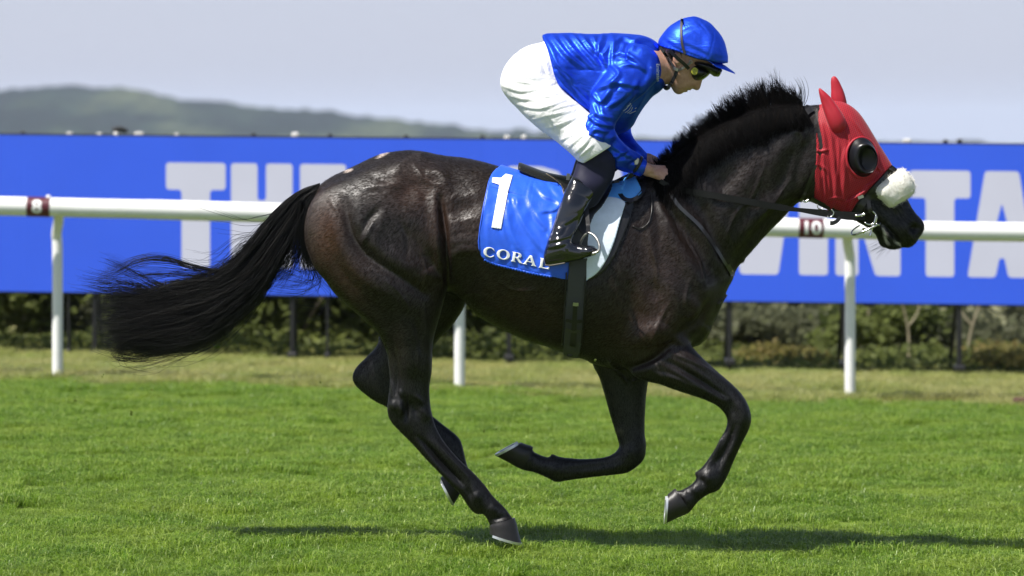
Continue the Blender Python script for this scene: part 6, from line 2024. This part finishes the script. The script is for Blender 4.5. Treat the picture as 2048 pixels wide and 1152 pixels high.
def hand(wx, wy, wY, kn, s_, thumb):
    out = [Cone(W(wx, wy, wY), W(wx + 12, wy + 5, wY + .010 * -s_), .0255, .024, .012)]
    for i, (kx, ky, kY) in enumerate(kn):
        L_ = (1.0, 1.08, 1.0, .82)[i]
        base = (wx + 9, wy + 1 + i * 3.2, wY + s_ * (.004 - .004 * i))
        out.append(Cone(W(*base), W(kx, ky, kY), .0135, .0118, .010))
        p1 = (kx + 6 * L_, ky + 10 * L_, kY - s_ * .006)
        p2 = (kx - 1 * L_, ky + 17 * L_, kY + s_ * .020)
        p3 = (kx - 9 * L_, ky + 14 * L_, kY + s_ * .032)
        out += [Cone(W(kx, ky, kY), W(*p1), .0112, .0098, .004), Cone(W(*p1), W(*p2), .0098, .0088, .003), Cone(W(*p2), W(*p3), .0086, .0076, .003)]
    a, b, c = thumb
    out += [Cone(W(*a), W(*b), .0135, .0105, .008), Cone(W(*b), W(*c), .0105, .0085, .004)]
    return out


skin_parts += hand(1284, 334, -.106, [(1328, 337, -.070), (1334, 343, -.086), (1333, 350, -.098), (1326, 357, -.106)], 1, ((1298, 338, -.075), (1318, 336, -.052), (1332, 342, -.044)))
skin_parts += hand(1296, 319, .084, [(1324, 330, .055), (1330, 336, .070), (1330, 344, .082), (1324, 351, .090)], -1, ((1305, 324, .055), (1318, 328, .035), (1330, 335, .028)))
# ear and eye sockets
skin_parts += [Ball(W(1354, 117, -.073), (.017, .009, .026), .006)]
A, ax = union(skin_parts, .0042)
p, q = iso(A, ax, .0042)
p = relax(p, q, 1)
n_ = normals(p, q); a, b = to_px(p)
face_strokes = [([(1364, 178.5), (1369, 179), (1375, 179.8)], -2.2, 1.1), ([(1363, 175), (1370, 175.5)], .8, 2), ([(1391, 178.5)], -1.6, 1.2), ([(1386, 172), (1388, 177)], -1.2, 1.5), ([(1392, 170), (1392, 177)], 1.2, 2), ([(1365, 165), (1372, 172)], -1.2, 3), ([(1350, 112), (1356, 106), (1361, 112), (1358, 122), (1354, 130)], 2.0, 1.6), ([(1354, 115), (1356, 122)], -4, 2.0), ([(1340, 140), (1350, 165), (1355, 180)], 1.5, 4),
                ([(1300, 345), (1318, 344), (1330, 345)], 1.4, 1.6), ([(1300, 350), (1318, 350), (1330, 351)], 1.2, 1.4), ([(1300, 347), (1318, 347), (1328, 348)], -1.2, 1.2), ([(1296, 344), (1312, 355), (1324, 358)], -1.2, 1.6), ([(1332, 340), (1337, 352)], 1.2, 1.8)]
d = stroke_field(a, b, face_strokes) * np.clip(-n_[:, 1] * 1.5 + .1, 0, 1)
p = p + n_ * d[:, None]
jockey = mk('person', p, q, SKIN)
tag(jockey, 'jockey in blue silks and white breeches crouching over the galloping horse', 'person')
for o in (jacket, breeches, navy, boot):
    o.parent = jockey
# far leg repeats the near one
for src in (navy, boot):
    v_ = np.empty(len(src.data.vertices) * 3, np.float32); src.data.vertices.foreach_get('co', v_); v_ = v_.reshape(-1, 3)
    f_ = np.empty(len(src.data.polygons) * 4, np.int32); src.data.loops.foreach_get('vertex_index', f_)
    o = mk(src.name.split('.')[0], v_ * (1, -1, 1), f_.reshape(-1, 4)[:, ::-1], src.data.materials[0], jockey)

# --- short dark hair at the nape, below the cap
HAIRB = simple('dark_brown_hair', (0.018, 0.012, 0.009), 0.6)
ns = 420
hx_, hy_ = 1330 + rg.random(ns) * 34, 96 + rg.random(ns) * 16
hy_ = hy_ + (hx_ - 1330) * .12
b0 = on_surf([face], hx_, hy_, -.001)
dd = np.stack([-.004 + .003 * rg.normal(size=ns), -.002 + .001 * rg.normal(size=ns), -.013 + .004 * rg.normal(size=ns)], 1)
hs = b0[:, None] + dd[:, None] * np.linspace(0, 1, 4)[None, :, None]
o = strands('hair', hs, .0010, .4, HAIRB, jockey)

# --- cap over the helmet
helm = Part([(1316, 84), (1325, 68), (1337, 54), (1349, 45.5), (1363, 38), (1377, 34), (1391, 33), (1405, 38), (1419, 45), (1430, 56), (1441, 69), (1449, 84), (1454, 103), (1456, 120), (1450, 150), (1400, 170), (1340, 150), (1314, 110)], [(1385, 85, 0)], [(1385, 90, .106), (1340, 85, .088), (1435, 95, .092)], h=.003)
cap_strokes = []
for p, a, s_ in (([(1366, 58), (1385, 52), (1400, 62), (1425, 80)], 2.5, 3), ([(1390, 48), (1405, 58), (1425, 76)], 2.5, 3), ([(1370, 85), (1395, 95), (1415, 105)], 2.5, 3), ([(1330, 75), (1345, 85), (1360, 90)], 2, 3), ([(1400, 42), (1415, 60), (1426, 75)], 2, 2.5), ([(1345, 90), (1380, 104), (1410, 115)], 2, 2), ([(1430, 80), (1440, 100), (1442, 118)], 1.5, 3)):
    cap_strokes += fold(p, a, s_)
cap_strokes += [([(1415, 44), (1427, 60), (1426, 85), (1416, 116)], -2.2, 1.4)] + [([(1322 + i * 7.2, 90 + i * 2.0), (1323 + i * 7.2, 96 + i * 2.2)], 2.0, 1.3) for i in range(14)]
clip_h = cr([(1316, 82), (1318, 91), (1330, 97), (1346, 102), (1363, 108), (1377, 114), (1393, 119), (1412, 122), (1430, 126), (1454, 126), (1480, 110), (1460, 40), (1390, 15), (1310, 50)], 3, True)
CAPM = SILK
cap, _ = garment('cap', [helm], clip_h, .0036, CAPM, cap_strokes)
cap.parent = jockey
# peak: a thin curved visor
rings = []
for u in np.linspace(-1, 1, 17):
    Y = .082 * math.sin(u * 1.25) / math.sin(1.25)
    front = math.cos(u * 1.25)
    xi, yi = 1436 - 34 * (1 - front), 124.5 - 6.5 * (1 - front)
    xo, yo = xi + 10 + 24 * max(front, 0) ** .8, yi + 6 + 15 * max(front, 0) ** .9
    pi = np.array(P(xi - 6, yi - 4, Y)); po = np.array(P(xo, yo, Y * 1.06)); pm = (pi + po) / 2 + (0.002, 0, .004)
    th = np.array([0, 0, -.005])
    rings.append([pi, pm, po, po + th, pm + th, pi + th])
o = auto_smooth(MB().rings(np.array(rings), True).build('peak', CAPM), 50); o.parent = cap
# elastic band over the cap and chin harness
ELAST = simple('dark_elastic', (0.022, 0.022, 0.026), 0.6)
GREYST = simple('grey_strap', (0.16, 0.16, 0.15), 0.5)
ribbon([helm], [(1364, 37.5), (1362.5, 52), (1362, 70), (1364.5, 90), (1370, 108)], 5, .004, .0025, 'elastic_band', ELAST, None).parent = cap
HF = [face]
for pts, w_, m_, nm in (([(1320, 94), (1331, 110), (1344, 129), (1354, 141)], 5.5, ELAST, 'harness_strap'), ([(1382, 124), (1374, 131), (1364, 137), (1354, 142)], 4.5, GREYST, 'harness_strap'), ([(1354, 141), (1350, 152), (1344, 164), (1337, 174)], 7, ELAST, 'chin_strap')):
    ribbon(HF, pts, w_, .012, .003, nm, m_, None).parent = jockey
ribbon(HF, [(1346, 136), (1351, 138), (1356, 140)], 6, .016, .003, 'strap_buckle', DULLSTEEL, None).parent = jockey
ptube([(1337, 174), (1333, 176.5), (1330, 174)], [-.045, -.02, 0], .009, 'chin_cup', ELAST, None, 5).parent = jockey
ptube([(1378, 124), (1380, 121), (1384, 122), (1384, 126), (1380, 127)], -.085, .0016, 'strap_ring', DULLSTEEL, None, 5).parent = jockey

# --- goggles worn, and a second pair pushed up under the peak
GLENS = Nodes('dark_green_lens'); GLENS.set((0.022, 0.030, 0.003), 0.12, 0, 0.6); GLENS = GLENS.m
GBLK = simple('black_goggle_foam', (0.008, 0.008, 0.009), 0.4)
YEL = simple('yellow_button', (0.34, 0.33, 0.03), 0.5)
gog = Part([(1378, 130), (1386, 126), (1396, 130), (1408, 136), (1419, 143), (1417, 149), (1408, 156), (1400, 161), (1390, 163), (1381, 158), (1377, 146)], [(1395, 146, 0)], [(1390, 146, .082), (1410, 148, .066)], h=.002)
A, ax = union([gog], .0036); p, q = iso(A, ax, .0036); p = relax(p, q, 1)
o = mk('goggles', p, q, GBLK, jockey)
g_ = o
lens = Part([(1396, 152), (1404, 144), (1414, 140), (1421, 144), (1417, 151), (1409, 157.5), (1401, 161.5), (1396, 159)], [(1408, 151, 0)], [(1406, 152, .070)], h=.002)
A, ax = union([lens], .0034); p, q = iso(A, ax, .0034); p = relax(p, q, 1)
mk('lens', p, q, GLENS, g_)
c0 = on_surf([gog], [1389], [142.5], .0)[0]
m = MB().rings([[c0 + (rx * math.cos(t), dy, rx * 1.08 * math.sin(t)) for t in np.linspace(0, 2 * math.pi, 20, endpoint=False)] for rx, dy in ((.0145, .004), (.0145, -.005), (.0125, -.0075), (.0075, -.0075), (.006, -.005))])
auto_smooth(m.build('button', YEL, g_), 40)
ribbon([face, helm], [(1378, 138), (1366, 126), (1350, 112), (1338, 100)], 7, .008, .002, 'goggle_strap', GBLK, None).parent = g_
g2 = Part([(1376, 121), (1392, 121), (1412, 126), (1432, 132), (1443, 138), (1442, 144), (1437, 152), (1429, 153), (1424, 150), (1418, 146), (1404, 141), (1388, 133)], [(1415, 135, 0)], [(1400, 128, .094), (1430, 140, .074)], h=.002)
A, ax = union([g2], .0036); p, q = iso(A, ax, .0036); p = relax(p, q, 1)
g2o = mk('spare_goggles', p, q, GBLK, jockey)
l2 = Part([(1428, 136), (1437, 137), (1444, 139), (1443, 145), (1438, 153), (1432, 153), (1428, 147)], [(1436, 145, 0)], [(1436, 145, .070)], h=.002)
A, ax = union([l2], .0034); p, q = iso(A, ax, .0034); p = relax(p, q, 1)
mk('lens', p, q, GLENS, g2o)

# --- cuff, wrist band and watch on the near wrist
cuff_c = [np.array(P(x, y, Y)) for x, y, Y in ((1272, 331, -.112), (1279, 334, -.108), (1287, 337, -.104))]
o = MB().tube(resample(cuff_c, 7), [.034, .037, .035, .037, .035, .036, .033], 18).build('cuff', SILK, jockey)
cw = [np.array(P(x, y, Y)) for x, y, Y in ((1270, 327, -.116), (1275, 330, -.113))]
o = MB().tube(cw, [.039, .039], 18).build('watch_strap', simple('watch_strap', (.012, .012, .012), .4), jockey)
wc = np.array(P(1273, 323, -.145))
MB().box(wc - (.010, .006, .014), wc + (.010, .006, .014), .003).build('watch', simple('watch_case', (.5, .5, .42), .3, .6), jockey, False)
# pale collar rim
ribbon([jt], [(1318, 92), (1325, 112), (1329, 135), (1329, 160), (1324, 174)], 4, .003, .003, 'collar', cloth_mat('pale_collar', (.30, .38, .62), .5, .1), None).parent = jacket


# --- print on the silks
def text_on(txt, size, fn, name, mat, parent, offset=0.0):
    cu = bpy.data.curves.new('print', 'FONT'); cu.body = txt; cu.size = size; cu.offset = offset; cu.resolution_u = 3
    ob = bpy.data.objects.new('print', cu); COL.objects.link(ob)
    dg = bpy.context.evaluated_depsgraph_get()
    me = bpy.data.meshes.new_from_object(ob.evaluated_get(dg)); bpy.data.objects.remove(ob)
    v_ = np.empty(len(me.vertices) * 3, np.float32); me.vertices.foreach_get('co', v_); v_ = v_.reshape(-1, 3)
    pts = fn(v_[:, 0], v_[:, 1])
    me.vertices.foreach_set('co', pts.astype(np.float32).ravel())
    me.materials.clear(); me.materials.append(mat)
    o = bpy.data.objects.new(name, me); COL.objects.link(o); o.parent = parent
    return o


def project(obj, px, py, lift=.0015):
    """points on the camera-side skin of a built mesh, found from in front along the depth axis"""
    me = obj.data
    v_ = np.empty(len(me.vertices) * 3, np.float32); me.vertices.foreach_get('co', v_)
    t = BVHTree.FromPolygons([tuple(x) for x in v_.reshape(-1, 3)], [tuple(p_.vertices) for p_ in me.polygons])
    cam_ = Vector((0, -DIST, EYE)); out = []
    for a_, b_ in zip(px, py):
        d_ = (Vector(P(a_, b_, 0)) - cam_).normalized()
        h_ = t.ray_cast(cam_, d_)
        h = h_[0] if h_[0] is not None else Vector(P(a_, b_, -.15))
        out.append(h - d_ * lift)
    return np.array([tuple(x) for x in out])


PRINT = simple('pale_print', (0.55, 0.60, 0.72), 0.5)
text_on('Emirates', 10.4, lambda u, w_: project(jacket, 1312.5 + w_ * .95 + u * .03, 127 + u * 1.0, .002), 'sponsor_print', PRINT, jacket, .12)
lg = []
m = MB()
for pts in (GG((600, 655), (620, 640), (655, 600)), GG((612, 668), (640, 650), (662, 612)), GG((630, 672), (655, 655), (668, 628)), GG((645, 675), (690, 655)), GG((625, 625), (640, 612)), GG((684, 640), (694, 632)), GG((645, 605), (652, 600))):
    c = resample(pts, 7); q3 = project(jacket, c[:, 0], c[:, 1], .002)
    m.tube(q3, .0016, 5)
m.build('sponsor_emblem', PRINT, jacket)
text_on('A', 9, lambda u, w_: project(jacket, 1299 + u * .9, 137 - w_ * .7, .002), 'emblem', simple('blue_print', (.12, .22, .75), .4), jacket)

# ------------------------------------------------------------------ clods and clippings thrown up behind the hooves
CLIPS = ['largest torn bit of grass in the air, below the horse tail', 'torn grass bit over the turf straight below the end of the tail', 'small grass bit just under the tail tip beside the pale strip', 'small grass bit in the air between the white post and the tail', 'grass bit in the air left of the raised far hock',
         'grass bit low in the air left of the trailing hind hoof', 'grass bit in the air between the hind cannon and the far fore hoof', 'grass bit just above the toe of the far fore hoof', 'grass bit in the air left of the near hind cannon', 'small grass bit right of the white post over the mown turf', 'small grass bit over the open turf left of the hind legs', 'grass bit right under the girth']
CLOD = leaf_mat('cut_grass', (0.10, 0.15, 0.02), (0.20, 0.26, 0.04), (0.30, 0.34, 0.08))
for i, (x, y, s_) in enumerate(((433, 694, 7), (263, 826, 5), (303, 780, 3), (206, 752, 3), (640, 764, 4), (500, 985, 5), (968, 862, 4), (990, 858, 4), (785, 900, 4), (150, 800, 3), (350, 900, 3), (1190, 720, 3))):
    r2 = np.random.default_rng(100 + i)
    c = np.array(P(x, y, -.3 + .5 * r2.random()))
    v_, q_, rr_ = leaves(c + r2.normal(size=(5, 3)) * .003, 5, s_ * .0016, r2, 1)
    o = mk('grass_clipping', v_, q_, CLOD, None, False, {'rnd': rr_})
    tag(o, CLIPS[i], 'grass clipping', 'torn bits of grass in the air')
print('all', round(time.time() - T0, 1))
